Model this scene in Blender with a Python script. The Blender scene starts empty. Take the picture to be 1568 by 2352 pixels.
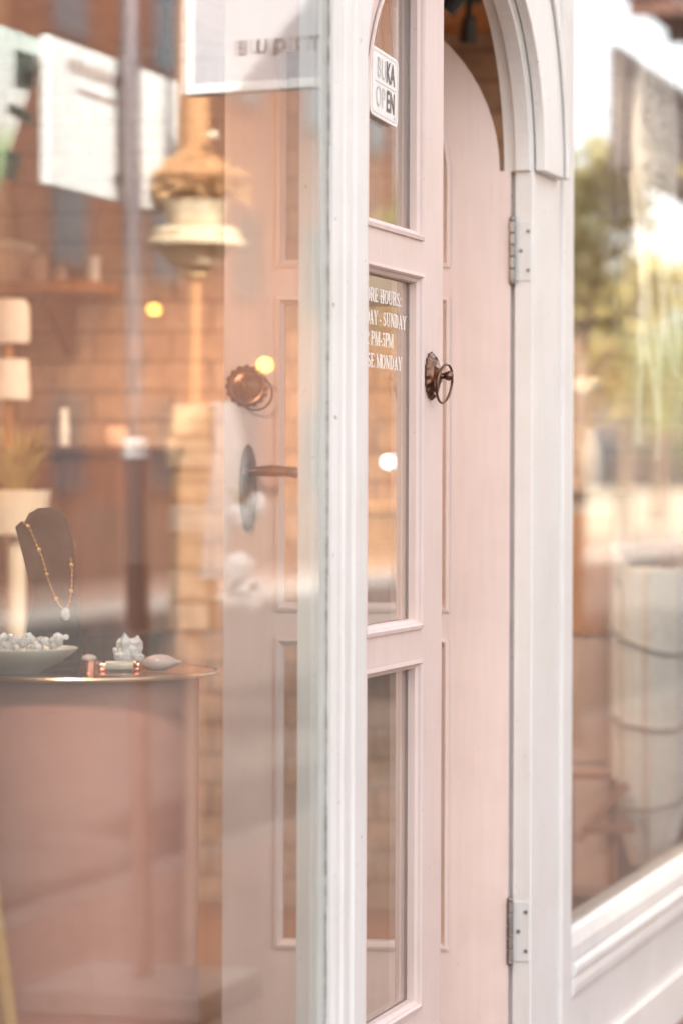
import bpy, bmesh, math, random
from mathutils import Vector, Matrix
random.seed(7)
R = math.radians
S = bpy.context.scene
COL = S.collection
# ------------------------------------------------------------------ layout frame
# world: x along the shopfront (to the right), y into the shop, z up; z = 0 is the shop floor
TH = R(16.4); SN, CS = math.sin(TH), math.cos(TH)
EYE = 1.05; FPX = 7197.0
ST = -0.125                                     # street level
CAMX, CAMY = -(0.300*SN + 5.45*CS), -(-0.300*CS + 5.45*SN)
GL = -0.020                                     # outer face of the window glass

def at(px, py, Y):
    """point seen at (px, py) of the 1568x2352 survey sheet, Y metres in front of the lens"""
    X = (px - 784.0)/FPX*Y
    return Vector(((X-.300)*SN + (Y-5.45)*CS, -(X-.300)*CS + (Y-5.45)*SN, EYE + (1102.0-py)/FPX*Y))
def mir(p):
    """where a thing has to stand in the street to be seen mirrored in the window at p"""
    return Vector((p.x, 2*GL - p.y, p.z))

# ------------------------------------------------------------------ camera, sky, sun, exposure
cam = bpy.data.cameras.new("camera"); camo = bpy.data.objects.new("camera", cam); COL.objects.link(camo)
camo.location = (CAMX, CAMY, EYE)
camo.rotation_euler = (math.pi/2, R(-0.2), TH - math.pi/2)
cam.sensor_fit = 'HORIZONTAL'; cam.sensor_width = 24.0; cam.lens = FPX/1568*24.0
cam.shift_y = -74/1568.0
cam.clip_start = .05; cam.clip_end = 1500
cam.dof.use_dof = True; cam.dof.focus_distance = 4.78; cam.dof.aperture_fstop = 3.0
S.camera = camo

world = bpy.data.worlds.new("World"); S.world = world; world.use_nodes = True
nt = world.node_tree; nt.nodes.clear()
sky = nt.nodes.new('ShaderNodeTexSky'); sky.sky_type = 'NISHITA'; sky.sun_disc = False
SUN_EL, SUN_AZ = R(35), R(-48)
sky.sun_elevation = SUN_EL; sky.sun_rotation = SUN_AZ
sky.air_density = 1.0; sky.dust_density = 4.0; sky.ozone_density = 1.0
hs = nt.nodes.new('ShaderNodeHueSaturation'); hs.inputs['Saturation'].default_value = .20
bg = nt.nodes.new('ShaderNodeBackground'); bg.inputs['Strength'].default_value = .15
wo = nt.nodes.new('ShaderNodeOutputWorld')
nt.links.new(sky.outputs[0], hs.inputs['Color']); nt.links.new(hs.outputs[0], bg.inputs['Color']); nt.links.new(bg.outputs[0], wo.inputs[0])

sl = bpy.data.lights.new("sun", 'SUN'); so = bpy.data.objects.new("sun", sl); COL.objects.link(so)
sl.energy = 3.7; sl.angle = R(1.5); sl.color = (1.0, .95, .88)
sd = Vector((math.sin(SUN_AZ)*math.cos(SUN_EL), math.cos(SUN_AZ)*math.cos(SUN_EL), math.sin(SUN_EL)))
so.rotation_euler = sd.to_track_quat('Z', 'Y').to_euler(); so.location = (-4, 9, 16)

S.view_settings.view_transform = 'Standard'; S.view_settings.look = 'None'
S.view_settings.exposure = 2.44; S.view_settings.gamma = 1.0; S.view_settings.use_curve_mapping = False
S.render.engine = 'CYCLES'
S.cycles.max_bounces = 14; S.cycles.transparent_max_bounces = 24; S.cycles.glossy_bounces = 6
S.cycles.diffuse_bounces = 5; S.cycles.transmission_bounces = 8
S.cycles.sample_clamp_indirect = 6.0; S.cycles.caustics_reflective = False; S.cycles.caustics_refractive = False
S.cycles.use_denoising = True

# ------------------------------------------------------------------ mesh builder
class MB:
    def __init__(s): s.v = []; s.f = []
    def add(s, vs, fs):
        o = len(s.v); s.v += [tuple(v) for v in vs]; s.f += [tuple(i+o for i in f) for f in fs]; return s
    def box(s, x0, x1, y0, y1, z0, z1):
        return s.add([(x0,y0,z0),(x1,y0,z0),(x1,y1,z0),(x0,y1,z0),(x0,y0,z1),(x1,y0,z1),(x1,y1,z1),(x0,y1,z1)],
                     [(0,3,2,1),(4,5,6,7),(0,1,5,4),(1,2,6,5),(2,3,7,6),(3,0,4,7)])
    def obox(s, c, ex, ey, ez, hx, hy, hz):
        c, ex, ey, ez = Vector(c), Vector(ex).normalized()*hx, Vector(ey).normalized()*hy, Vector(ez).normalized()*hz
        return s.add([c+a*ex+b*ey+d*ez for d in (-1,1) for a,b in ((-1,-1),(1,-1),(1,1),(-1,1))],
                     [(0,3,2,1),(4,5,6,7),(0,1,5,4),(1,2,6,5),(2,3,7,6),(3,0,4,7)])
    def bar(s, a, b, hw, hd, side=(0,1,0)):
        a, b = Vector(a), Vector(b); d = b-a; sd_ = Vector(side); x = d.cross(sd_)
        return s.obox((a+b)/2, x, sd_ - d*(sd_.dot(d)/d.length_squared), d, hw, hd, d.length/2)
    def prism(s, poly, o, u, w, t):
        """polygon in plane (u,w) at o, extruded along t (vector)"""
        o, u, w, t = Vector(o), Vector(u), Vector(w), Vector(t); n = len(poly)
        a = [o+u*p[0]+w*p[1] for p in poly]
        fs = [tuple(range(n-1,-1,-1)), tuple(range(n,2*n))] + [(i,(i+1)%n,n+(i+1)%n,n+i) for i in range(n)]
        return s.add(a+[p+t for p in a], fs)
    def strip(s, A, B, t):
        """solid band between polylines A and B (same count), extruded by t"""
        n = len(A); t = Vector(t); A = [Vector(p) for p in A]; B = [Vector(p) for p in B]
        vs = A+B+[p+t for p in A]+[p+t for p in B]; fs = []
        for i in range(n-1):
            fs += [(i,i+1,n+i+1,n+i),(2*n+i,3*n+i,3*n+i+1,2*n+i+1),(i,2*n+i,2*n+i+1,i+1),(n+i,n+i+1,3*n+i+1,3*n+i)]
        fs += [(0,n,3*n,2*n),(n-1,3*n-1,4*n-1,2*n-1)]
        return s.add(vs, fs)
    def lathe(s, prof, c=(0,0,0), seg=28, ax=None, wob=None):
        c = Vector(c); n = len(prof); vs = []; fs = []
        if ax is None: X, Y_, Z = Vector((1,0,0)), Vector((0,1,0)), Vector((0,0,1))
        else:
            Z = Vector(ax).normalized(); X = Z.orthogonal().normalized(); Y_ = Z.cross(X)
        for k in range(seg):
            a = 2*math.pi*k/seg
            for j, (r, z) in enumerate(prof):
                rr = r*(wob(a, z) if wob else 1)
                vs.append(c+X*(rr*math.cos(a))+Y_*(rr*math.sin(a))+Z*z)
        for k in range(seg):
            k2 = (k+1) % seg
            for j in range(n-1): fs.append((k*n+j,k2*n+j,k2*n+j+1,k*n+j+1))
        if prof[0][0] > 1e-5: fs.append(tuple(k*n for k in range(seg-1,-1,-1)))
        if prof[-1][0] > 1e-5: fs.append(tuple(k*n+n-1 for k in range(seg)))
        return s.add(vs, fs)
    def tube(s, pts, r, seg=8, closed=False):
        pts = [Vector(p) for p in pts]; n = len(pts); rs = r if isinstance(r, (list,tuple)) else [r]*n
        vs = []; fs = []; up = None
        for i, p in enumerate(pts):
            d = (pts[(i+1)%n]-pts[i-1]) if closed else (pts[min(i+1,n-1)]-pts[max(i-1,0)])
            d = d.normalized() if d.length > 1e-9 else Vector((0,0,1))
            if up is None: up = d.orthogonal().normalized()
            up = up - d*up.dot(d); up = up.normalized() if up.length > 1e-6 else d.orthogonal().normalized()
            q = d.cross(up)
            for k in range(seg):
                a = 2*math.pi*k/seg; vs.append(p+(up*math.cos(a)+q*math.sin(a))*rs[i])
        m = n if closed else n-1
        for i in range(m):
            for k in range(seg):
                k2 = (k+1)%seg; j = (i+1)%n
                fs.append((i*seg+k,i*seg+k2,j*seg+k2,j*seg+k))
        if not closed: fs += [tuple(range(seg-1,-1,-1)), tuple((n-1)*seg+k for k in range(seg))]
        return s.add(vs, fs)
    def ball(s, c, r, seg=12, rings=8, sq=(1,1,1), jit=0):
        c = Vector(c); vs = [c+Vector((0,0,-r*sq[2]))]; fs = []
        for i in range(1, rings):
            t = math.pi*i/rings - math.pi/2
            for k in range(seg):
                a = 2*math.pi*k/seg; j = 1+random.uniform(-jit,jit)
                vs.append(c+Vector((r*sq[0]*j*math.cos(t)*math.cos(a), r*sq[1]*j*math.cos(t)*math.sin(a), r*sq[2]*j*math.sin(t))))
        vs.append(c+Vector((0,0,r*sq[2]))); L = len(vs)-1
        for k in range(seg): fs.append((0,1+(k+1)%seg,1+k)); fs.append((L,L-seg+k,L-seg+(k+1)%seg))
        for i in range(rings-2):
            for k in range(seg):
                a = 1+i*seg+k; b = 1+i*seg+(k+1)%seg; fs.append((a,b,b+seg,a+seg))
        return s.add(vs, fs)
    def frame_sweep(s, poly, prof, yf):
        """moulding swept inside a closed ccw polygon in the (x,z) plane; prof = (inset, depth) pairs, depth towards +y from yf"""
        n = len(poly); P = [Vector(p) for p in poly]; off = []
        for i in range(n):
            d0 = (P[i]-P[i-1]).normalized(); d1 = (P[(i+1)%n]-P[i]).normalized()
            n0, n1 = Vector((-d0.y,d0.x)), Vector((-d1.y,d1.x)); b = n0+n1
            b = b/b.dot(n0) if b.length > 1e-6 else n0
            off.append(b)
        m = len(prof); vs = []; fs = []
        for i in range(n):
            for (o, d) in prof:
                q = P[i]+off[i]*o; vs.append((q.x, yf+d, q.y))
        for i in range(n):
            j = (i+1)%n
            for k in range(m-1): fs.append((i*m+k,i*m+k+1,j*m+k+1,j*m+k))
        return s.add(vs, fs)
    def move(s, v):
        s.v = [(a+v[0],b+v[1],c+v[2]) for a,b,c in s.v]; return s
    def build(s, name, mat, parent=None, bevel=0, smooth=False, seg=2):
        q = parent
        while q is not None:
            if q.get('world_origin') is not None: o = q['world_origin']; s.move((-o[0],-o[1],-o[2]))
            q = q.parent
        me = bpy.data.meshes.new(name); me.from_pydata(s.v, [], s.f); me.update()
        bm = bmesh.new(); bm.from_mesh(me); bmesh.ops.recalc_face_normals(bm, faces=bm.faces); bm.to_mesh(me); bm.free()
        ob = bpy.data.objects.new(name, me); COL.objects.link(ob); me.materials.append(mat)
        if parent is not None: ob.parent = parent
        if smooth:
            for p in me.polygons: p.use_smooth = True
            try: me.set_sharp_from_angle(angle=R(38))
            except Exception: pass
        if bevel:
            md = ob.modifiers.new("bevel", 'BEVEL'); md.width = bevel; md.segments = seg; md.limit_method = 'ANGLE'; md.angle_limit = R(35)
        return ob

def tag(o, label=None, cat=None, group=None, kind=None):
    if label: o['label'] = label
    if cat: o['category'] = cat
    if group: o['group'] = group
    if kind: o['kind'] = kind
    return o
def thing(name, label, cat, loc, rz=0, group=None):
    """Empty at a thing's base; its parts are built in world coordinates and shifted to it"""
    o = bpy.data.objects.new(name, None); COL.objects.link(o); o.location = loc; o.rotation_euler = (0,0,rz)
    if rz == 0: o['world_origin'] = [loc[0],loc[1],loc[2]]
    o.empty_display_size = .05
    return tag(o, label, cat, group)
def copy_tree(o, parent=None):
    c = o.copy(); COL.objects.link(c)
    if parent is not None: c.parent = parent
    for ch in list(o.children): copy_tree(ch, c)
    return c

# ------------------------------------------------------------------ materials
def nodes(name):
    m = bpy.data.materials.new(name); m.use_nodes = True
    n = m.node_tree.nodes; return m, n, m.node_tree.links, n['Principled BSDF']
def ramp(n, stops):
    r = n.new('ShaderNodeValToRGB'); e = r.color_ramp.elements
    while len(e) < len(stops): e.new(.5)
    for i, (p, c) in enumerate(stops): e[i].position = p; e[i].color = (*c, 1)
    return r
def coords(n, l, scale=(1,1,1), kind='Object', rot=(0,0,0)):
    t = n.new('ShaderNodeTexCoord'); mp = n.new('ShaderNodeMapping'); mp.inputs['Scale'].default_value = scale; mp.inputs['Rotation'].default_value = rot
    l.new(t.outputs[kind], mp.inputs[0]); return mp
def noisy(name, a, b, scale=8, stretch=(1,1,1), rough=.5, bump=.1, metal=0, detail=6, lo=.3, hi=.7, spec=.5, coat=0, bscale=None, bdist=.002):
    m, n, l, p = nodes(name)
    mp = coords(n, l, stretch)
    t = n.new('ShaderNodeTexNoise'); t.inputs['Scale'].default_value = scale; t.inputs['Detail'].default_value = detail
    l.new(mp.outputs[0], t.inputs[0]); r = ramp(n, [(lo, a), (hi, b)]); l.new(t.outputs[0], r.inputs[0]); l.new(r.outputs[0], p.inputs['Base Color'])
    p.inputs['Roughness'].default_value = rough; p.inputs['Metallic'].default_value = metal; p.inputs['Specular IOR Level'].default_value = spec
    p.inputs['Coat Weight'].default_value = coat
    if bump:
        t2 = n.new('ShaderNodeTexNoise'); t2.inputs['Scale'].default_value = bscale or scale*6; t2.inputs['Detail'].default_value = 5; l.new(mp.outputs[0], t2.inputs[0])
        bp = n.new('ShaderNodeBump'); bp.inputs['Strength'].default_value = bump; bp.inputs['Distance'].default_value = bdist
        l.new(t2.outputs[0], bp.inputs['Height']); l.new(bp.outputs[0], p.inputs['Normal'])
    return m
def paint(name, c, wear, rough=.45):
    """brushed gloss paint with faint streaks, small chips and grime"""
    m, n, l, p = nodes(name)
    mp = coords(n, l, (30,30,2.2)); mp2 = coords(n, l, (1,1,1))
    t = n.new('ShaderNodeTexNoise'); t.inputs['Scale'].default_value = 3; t.inputs['Detail'].default_value = 6; l.new(mp.outputs[0], t.inputs[0])
    r = ramp(n, [(.25, tuple(x*.93 for x in c)), (.7, c)]); l.new(t.outputs[0], r.inputs[0])
    t3 = n.new('ShaderNodeTexNoise'); t3.inputs['Scale'].default_value = 85; t3.inputs['Detail'].default_value = 3; l.new(mp2.outputs[0], t3.inputs[0])
    r3 = ramp(n, [(.715, (0,0,0)), (.745, (1,1,1))]); l.new(t3.outputs[0], r3.inputs[0])
    mx = n.new('ShaderNodeMixRGB'); mx.inputs[2].default_value = (*wear,1); l.new(r3.outputs[0], mx.inputs[0]); l.new(r.outputs[0], mx.inputs[1])
    t4 = n.new('ShaderNodeTexNoise'); t4.inputs['Scale'].default_value = 5; t4.inputs['Detail'].default_value = 8; t4.inputs['Roughness'].default_value = .65; l.new(mp2.outputs[0], t4.inputs[0])
    r4 = ramp(n, [(.3, (.90,.885,.865)), (.55, (1,1,1))]); l.new(t4.outputs[0], r4.inputs[0])
    m4 = n.new('ShaderNodeMixRGB'); m4.blend_type = 'MULTIPLY'; m4.inputs[0].default_value = .75; l.new(mx.outputs[0], m4.inputs[1]); l.new(r4.outputs[0], m4.inputs[2])
    l.new(m4.outputs[0], p.inputs['Base Color']); p.inputs['Roughness'].default_value = rough
    bp = n.new('ShaderNodeBump'); bp.inputs['Strength'].default_value = .25; bp.inputs['Distance'].default_value = .0012
    l.new(t.outputs[0], bp.inputs['Height']); l.new(bp.outputs[0], p.inputs['Normal'])
    return m
def glass_mat(name, tint=(.97,.985,.975)):
    """clear float glass: each face mirrors by its Fresnel term and lets the rest straight through"""
    m, n, l, p = nodes(name); n.remove(p); out = n['Material Output']
    g = n.new('ShaderNodeNewGeometry'); mth = n.new('ShaderNodeMapRange')
    mth.inputs['To Min'].default_value = 1.52; mth.inputs['To Max'].default_value = 1/1.52
    l.new(g.outputs['Backfacing'], mth.inputs['Value'])
    fr = n.new('ShaderNodeFresnel'); l.new(mth.outputs[0], fr.inputs['IOR'])
    tr = n.new('ShaderNodeBsdfTransparent'); tr.inputs[0].default_value = (*tint,1)
    gl = n.new('ShaderNodeBsdfGlossy'); gl.inputs['Roughness'].default_value = 0.0; gl.inputs[0].default_value = (.98,.98,.98,1)
    mx = n.new('ShaderNodeMixShader'); l.new(fr.outputs[0], mx.inputs[0]); l.new(tr.outputs[0], mx.inputs[1]); l.new(gl.outputs[0], mx.inputs[2])
    df = n.new('ShaderNodeBsdfDiffuse'); df.inputs[0].default_value = (.80,.76,.74,1)
    w1 = n.new('ShaderNodeTexNoise'); w1.inputs['Scale'].default_value = 2.2; w1.inputs['Detail'].default_value = 7; w1.inputs['Distortion'].default_value = 1.2
    l.new(coords(n, l, (3.5,1,1.1), rot=(0,R(24),0)).outputs[0], w1.inputs[0])
    w2 = n.new('ShaderNodeTexNoise'); w2.inputs['Scale'].default_value = 420; w2.inputs['Detail'].default_value = 2; l.new(coords(n, l).outputs[0], w2.inputs[0])
    q1 = n.new('ShaderNodeMapRange'); q1.inputs['From Min'].default_value = .35; q1.inputs['From Max'].default_value = .75; q1.inputs['To Min'].default_value = .004; q1.inputs['To Max'].default_value = .024; l.new(w1.outputs[0], q1.inputs['Value'])
    q2 = n.new('ShaderNodeMapRange'); q2.inputs['From Min'].default_value = .70; q2.inputs['From Max'].default_value = .74; q2.inputs['To Max'].default_value = .10; l.new(w2.outputs[0], q2.inputs['Value'])
    sm_ = n.new('ShaderNodeMath'); l.new(q1.outputs[0], sm_.inputs[0]); l.new(q2.outputs[0], sm_.inputs[1])
    m2 = n.new('ShaderNodeMixShader'); l.new(sm_.outputs[0], m2.inputs[0]); l.new(mx.outputs[0], m2.inputs[1]); l.new(df.outputs[0], m2.inputs[2])
    l.new(m2.outputs[0], out.inputs['Surface']); return m
def metal(name, c, rough=.25, c2=None):
    return noisy(name, c, c2 or tuple(x*.7 for x in c), 40, rough=rough, bump=.15, metal=1, bscale=120)
def flat(name, c, rough=.6, emit=0, ec=None):
    m, n, l, p = nodes(name); p.inputs['Base Color'].default_value = (*c,1); p.inputs['Roughness'].default_value = rough
    if emit: p.inputs['Emission Color'].default_value = (*(ec or c),1); p.inputs['Emission Strength'].default_value = emit
    return m
def brick(name, a, b, mortar, bw=.21, rh=.075, axes='yz', ms=.006, off=.5, bump=.7):
    m, n, l, p = nodes(name)
    t = n.new('ShaderNodeTexCoord'); sx = n.new('ShaderNodeSeparateXYZ'); l.new(t.outputs['Object'], sx.inputs[0])
    cb = n.new('ShaderNodeCombineXYZ'); l.new(sx.outputs['XYZ'.index(axes[0].upper())], cb.inputs[0]); l.new(sx.outputs['XYZ'.index(axes[1].upper())], cb.inputs[1])
    nz = n.new('ShaderNodeTexNoise'); nz.inputs['Scale'].default_value = 9; l.new(t.outputs['Object'], nz.inputs[0])
    ad = n.new('ShaderNodeVectorMath'); ad.operation = 'MULTIPLY_ADD'; ad.inputs[1].default_value = (.012,.012,.012)
    l.new(nz.outputs['Color'], ad.inputs[0]); l.new(cb.outputs[0], ad.inputs[2])
    bt = n.new('ShaderNodeTexBrick'); bt.inputs['Scale'].default_value = 1; bt.inputs['Brick Width'].default_value = bw; bt.inputs['Row Height'].default_value = rh
    bt.inputs['Mortar Size'].default_value = ms; bt.inputs['Mortar Smooth'].default_value = .25; bt.offset = off
    bt.inputs['Color1'].default_value = (*a,1); bt.inputs['Color2'].default_value = (*b,1); bt.inputs['Mortar'].default_value = (*mortar,1)
    l.new(ad.outputs[0], bt.inputs[0])
    n2 = n.new('ShaderNodeTexNoise'); n2.inputs['Scale'].default_value = 22; n2.inputs['Detail'].default_value = 6; l.new(t.outputs['Object'], n2.inputs[0])
    rp = ramp(n, [(.25,(.62,.6,.58)),(.75,(1.1,1.08,1.05))]); l.new(n2.outputs[0], rp.inputs[0])
    mx = n.new('ShaderNodeMixRGB'); mx.blend_type = 'MULTIPLY'; mx.inputs[0].default_value = .8; l.new(bt.outputs[0], mx.inputs[1]); l.new(rp.outputs[0], mx.inputs[2])
    l.new(mx.outputs[0], p.inputs['Base Color']); p.inputs['Roughness'].default_value = .85
    sb = n.new('ShaderNodeMath'); sb.operation = 'MULTIPLY_ADD'; sb.inputs[1].default_value = -1.0; l.new(bt.outputs['Fac'], sb.inputs[0])
    sc_ = n.new('ShaderNodeMath'); sc_.operation = 'MULTIPLY'; sc_.inputs[1].default_value = .5; l.new(n2.outputs[0], sc_.inputs[0]); l.new(sc_.outputs[0], sb.inputs[2])
    p.inputs['Specular IOR Level'].default_value = .12
    bp = n.new('ShaderNodeBump'); bp.inputs['Strength'].default_value = bump; bp.inputs['Distance'].default_value = .008; l.new(sb.outputs[0], bp.inputs['Height']); l.new(bp.outputs[0], p.inputs['Normal'])
    return m
def wood(name, a, b, stretch=(3,3,.4), rough=.5, scale=9):
    return noisy(name, a, b, scale, stretch, rough, .3, detail=8, bscale=scale*5)

WHITE = paint("white_gloss_paint", (.80,.785,.765), (.42,.38,.34))
PINK = paint("pink_gloss_paint", (.77,.625,.58), (.55,.42,.38), .5)
GLASS = glass_mat("clear_glass")
BRASS = metal("aged_brass", (.25,.145,.10), .28, (.13,.07,.05))
STEEL = metal("worn_steel", (.34,.31,.28), .45)
HINGE = paint("painted_hinge", (.76,.76,.75), (.3,.27,.24), .4)
COPPER = metal("rose_copper", (.80,.46,.34), .2, (.72,.40,.30))
BLACK = noisy("black_metal", (.015,.015,.016), (.03,.03,.032), 30, rough=.4, bump=.1)
BRICKM = brick("whitewashed_brick", (.47,.35,.275), (.41,.29,.225), (.30,.205,.155))
CEILM = wood("ceiling_boards", (.38,.18,.07), (.52,.27,.12), (.5,6,6))
FLOORM = wood("floor_boards", (.16,.075,.04), (.27,.14,.08), (6,.5,6))
DARKW = wood("dark_wood", (.055,.022,.014), (.11,.045,.028))
MIDW = wood("orange_wood", (.30,.13,.05), (.44,.21,.09))
HONEY = wood("honey_wood", (.50,.27,.08), (.62,.36,.13))
CLAY = noisy("pink_plaster", (.47,.215,.16), (.55,.265,.20), 5, rough=.8, bump=.15)
CREAM = noisy("cream_ceramic", (.72,.68,.56), (.80,.76,.66), 12, rough=.28, bump=.06)
VELVET = noisy("grey_velvet", (.03,.021,.022), (.055,.04,.04), 30, rough=.9, bump=.3, spec=.2)
LINEN = noisy("white_linen", (.70,.68,.65), (.80,.78,.755), 60, rough=.85, bump=.35)
VELVET.node_tree.nodes['Principled BSDF'].inputs['Sheen Weight'].default_value = .0
WHITECER = noisy("white_ceramic", (.74,.73,.70), (.80,.79,.77), 6, rough=.3, bump=.05)
def stone_mat(name, c, trans=.35, rough=.12):
    m, n, l, p = nodes(name); t = n.new('ShaderNodeTexNoise'); t.inputs['Scale'].default_value = 60; t.inputs['Detail'].default_value = 5
    l.new(coords(n, l).outputs[0], t.inputs[0]); r = ramp(n, [(.3, tuple(x*.8 for x in c)), (.7, c)]); l.new(t.outputs[0], r.inputs[0]); l.new(r.outputs[0], p.inputs['Base Color'])
    p.inputs['Roughness'].default_value = rough; p.inputs['Transmission Weight'].default_value = trans; p.inputs['IOR'].default_value = 1.54; return m
QUARTZ = stone_mat("milky_quartz", (.90,.90,.90), .06, .2)
CLEARQ = stone_mat("clear_quartz", (.93,.92,.92), .45, .05)
BLUEQ = stone_mat("blue_quartz", (.45,.66,.80), .05, .25)
ROSEQ = stone_mat("rose_quartz", (.82,.62,.57), .15, .15)
JADE = stone_mat("pale_stone", (.78,.70,.58), .1, .2)

# ================================================================== SETTING
def structure(name, mb, mat, **k): return tag(mb.build(name, mat, **k), kind='structure')
PAVE = brick("pavement_slabs", (.245,.165,.137), (.21,.145,.12), (.15,.105,.085), .6, .4, 'xy', .008, .5, .3)
ROADM = noisy("worn_asphalt", (.045,.04,.037), (.07,.062,.057), 3, rough=.9, bump=.4, bscale=220, spec=.08)
GROUNDM = noisy("dry_earth", (.20,.16,.11), (.30,.25,.17), .4, rough=.95, bump=.3)
structure("ground", MB().box(-300,500,-400,300,ST-.6,ST-.25), GROUNDM)
structure("road", MB().box(-60,160,-9.3,-2.05,ST-.25,ST-.12), ROADM)
structure("pavement", MB().box(-60,160,-1.9,-.034,ST-.25,ST), PAVE)
structure("far_pavement", MB().box(-60,160,-11.4,-9.45,ST-.25,ST), PAVE)
KERBM = noisy("pale_kerb", (.36,.33,.30), (.44,.41,.37), 6, rough=.8, bump=.2)
structure("kerb", MB().box(-60,160,-2.05,-1.9,ST-.25,ST+.004), noisy("dark_kerb", (.12,.10,.09), (.17,.14,.12), 6, rough=.8, bump=.2), bevel=.015)
structure("far_kerb", MB().box(-60,160,-9.45,-9.3,ST-.25,ST+.004), noisy("grey_kerb", (.24,.21,.19), (.30,.27,.24), 6, rough=.8, bump=.2), bevel=.015)
RX = 2.06
structure("floor", MB().box(-4.5,RX,.0,3.4,-.12,0), FLOORM)
mb = MB()
yy = .06
while yy < 3.4:
    mb.box(-4.5,RX,yy,min(yy+.137,3.4),2.13,2.16); yy += .14
structure("ceiling", mb, CEILM, bevel=.004)

bw = tag(MB().box(RX,RX+.2,.03,3.6,-.1,2.30).build("brick_wall", BRICKM), "whitewashed brown brick wall behind the doors inside the shop", "wall")
pl = noisy("warm_plaster", (.46,.30,.21), (.54,.37,.27), 3, rough=.9, bump=.2)
tag(MB().box(-4.7,RX,3.4,3.6,-.1,2.30).build("back_wall", pl), "warm plaster rear wall of the shop, seen deep inside", "wall")
tag(MB().box(-4.7,-4.5,.03,3.4,-.1,2.30).build("side_wall", pl), "warm plaster side wall at the near end of the shop", "wall")

# ------------------------------------------------------------------ the white shopfront
F = -.033                                        # front plane of the joinery
SP = 1.588; AR = .315                            # springing line and corner radius of the arched doorway
XL = -1.06; PL = -1.2045
shop = thing("shopfront", "white painted timber shopfront with arched doorway between two windows", "shopfront", (0,0,0))
# left post, moulded front
prof = [(PL,.02),(PL,F+.004),(PL+.012,F),(PL+.030,F),(PL+.034,F-.004),(PL+.062,F-.004),(PL+.067,F+.002),(PL+.073,F+.002),(PL+.079,F-.006),(XL-.008,F-.006),(XL,F),(XL,.02)]
MB().prism(prof, (0,0,-.1), (1,0,0), (0,1,0), (0,0,2.4)).build("post", WHITE, shop, bevel=.0012)
ck = MB(); random.seed(2); zz = .2245
while zz < 2.1:
    h_ = random.uniform(.02,.09); w_ = random.uniform(.0005,.0012); ck.box(PL-w_,PL-.0001,GL-.003-random.uniform(0,.0015),GL-.0002,zz,zz+h_-.0004); zz += h_
ck.build('caulk_line', noisy('old_caulk', (.30,.27,.24), (.58,.55,.52), 60, rough=.8), shop)
# inner glazing bead down the left post
MB().prism([(0,0),(.016,0),(.016,.018),(.011,.026),(0,.028)], (PL-.0165,-.0125,.2245), (1,0,0), (0,1,0), (0,0,1.9)).build("glazing_bead", WHITE, shop, bevel=.001)
# right post : flat jamb, then a raised strip beside the window
prof = [(0,.0),(0,F+.002),(.002,F),(.217,F),(.217,F+.004),(.2195,F+.004),(.2195,F-.004),(.228,F-.007),(.29,F-.007),(.3,F-.003),(.318,F-.003),(.322,F),(.322,.02),(.02,.02),(.02,.0)]
MB().prism(prof, (0,0,-.1), (1,0,0), (0,1,0), (0,0,2.4)).build("post", WHITE, shop, bevel=.0012)
def arc(r, n=22, flatx=None):
    """arched head, right springing -> left springing : (x,z)"""
    cR, cL = -AR, XL+AR
    a = [(cR+r*math.cos(t), SP+r*math.sin(t)) for t in [math.pi/2*i/n for i in range(n+1)]]
    b = [(cL+r*math.cos(t), SP+r*math.sin(t)) for t in [math.pi/2+math.pi/2*i/n for i in range(n+1)]]
    return a+b
def p3(l, y): return [(x,y,z) for x,z in l]
# spandrel board above the arch, between the posts
inner = [(min(max(x,XL),0),z) for x,z in arc(AR)]
outer = [(x,2.3) for x,z in inner]
MB().strip(p3(inner,F), p3(outer,F), (0,-F+.02,0)).build("spandrel", WHITE, shop)
# casing of the arch : two steps standing proud of the spandrel
NA = 37
a0, a1, a2, a3 = (arc(AR+q)[:NA] for q in (.0015,.188,.172,.150))
cs = MB(); cs.strip(p3(a0,F-.0025), p3(a1,F-.0025), (0,-.018,0)); cs.strip(p3(a3,F-.0225), p3(a2,F-.0225), (0,-.006,0))
cs.build("arch_casing", WHITE, shop, bevel=.002)
st_ = arc(AR-.001); s2 = arc(AR-.013)
MB().strip(p3(s2,F+.004), p3(st_,F+.004), (0,.026,0)).build("arch_stop", WHITE, shop, bevel=.001)
# sill, apron and panel under both windows
def sill(x0, x1):
    pf = [(.02,.163),(F-.002,.163),(F-.005,.170),(F-.004,.192),(F+.004,.214),(-.0215,.2235),(.02,.2235)]
    MB().prism(pf, (x0,0,0), (0,1,0), (0,0,1), (x1-x0,0,0)).build("window_sill", WHITE, shop, bevel=.001)
    pf = [(.02,.100),(F-.004,.100),(F-.008,.108),(F-.009,.122),(F-.005,.136),(F-.012,.144),(F-.012,.155),(F-.008,.1625),(.02,.1625)]
    MB().prism(pf, (x0,0,0), (0,1,0), (0,0,1), (x1-x0,0,0)).build("apron_moulding", WHITE, shop, bevel=.0012)
    m_ = MB().box(x0,x1,F+.004,.02,ST,.0995); m_.box(x0,x1,F-.006,F+.003,ST,-.02)
    m_.build("panel", WHITE, shop, bevel=.002)
WR = 1.86
sill(.3225, WR); sill(-3.5, PL-.0005)
MB().box(WR+.0005,RX+.2,F,.02,-.1,2.3).build("post", WHITE, shop, bevel=.002)
MB().box(-3.7,-3.5005,F,.02,-.1,2.3).build("post", WHITE, shop, bevel=.002)
MB().box(-9.0,-3.7005,F+.01,.2,-.2,2.345).build("side_panel", WHITE, shop)
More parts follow.
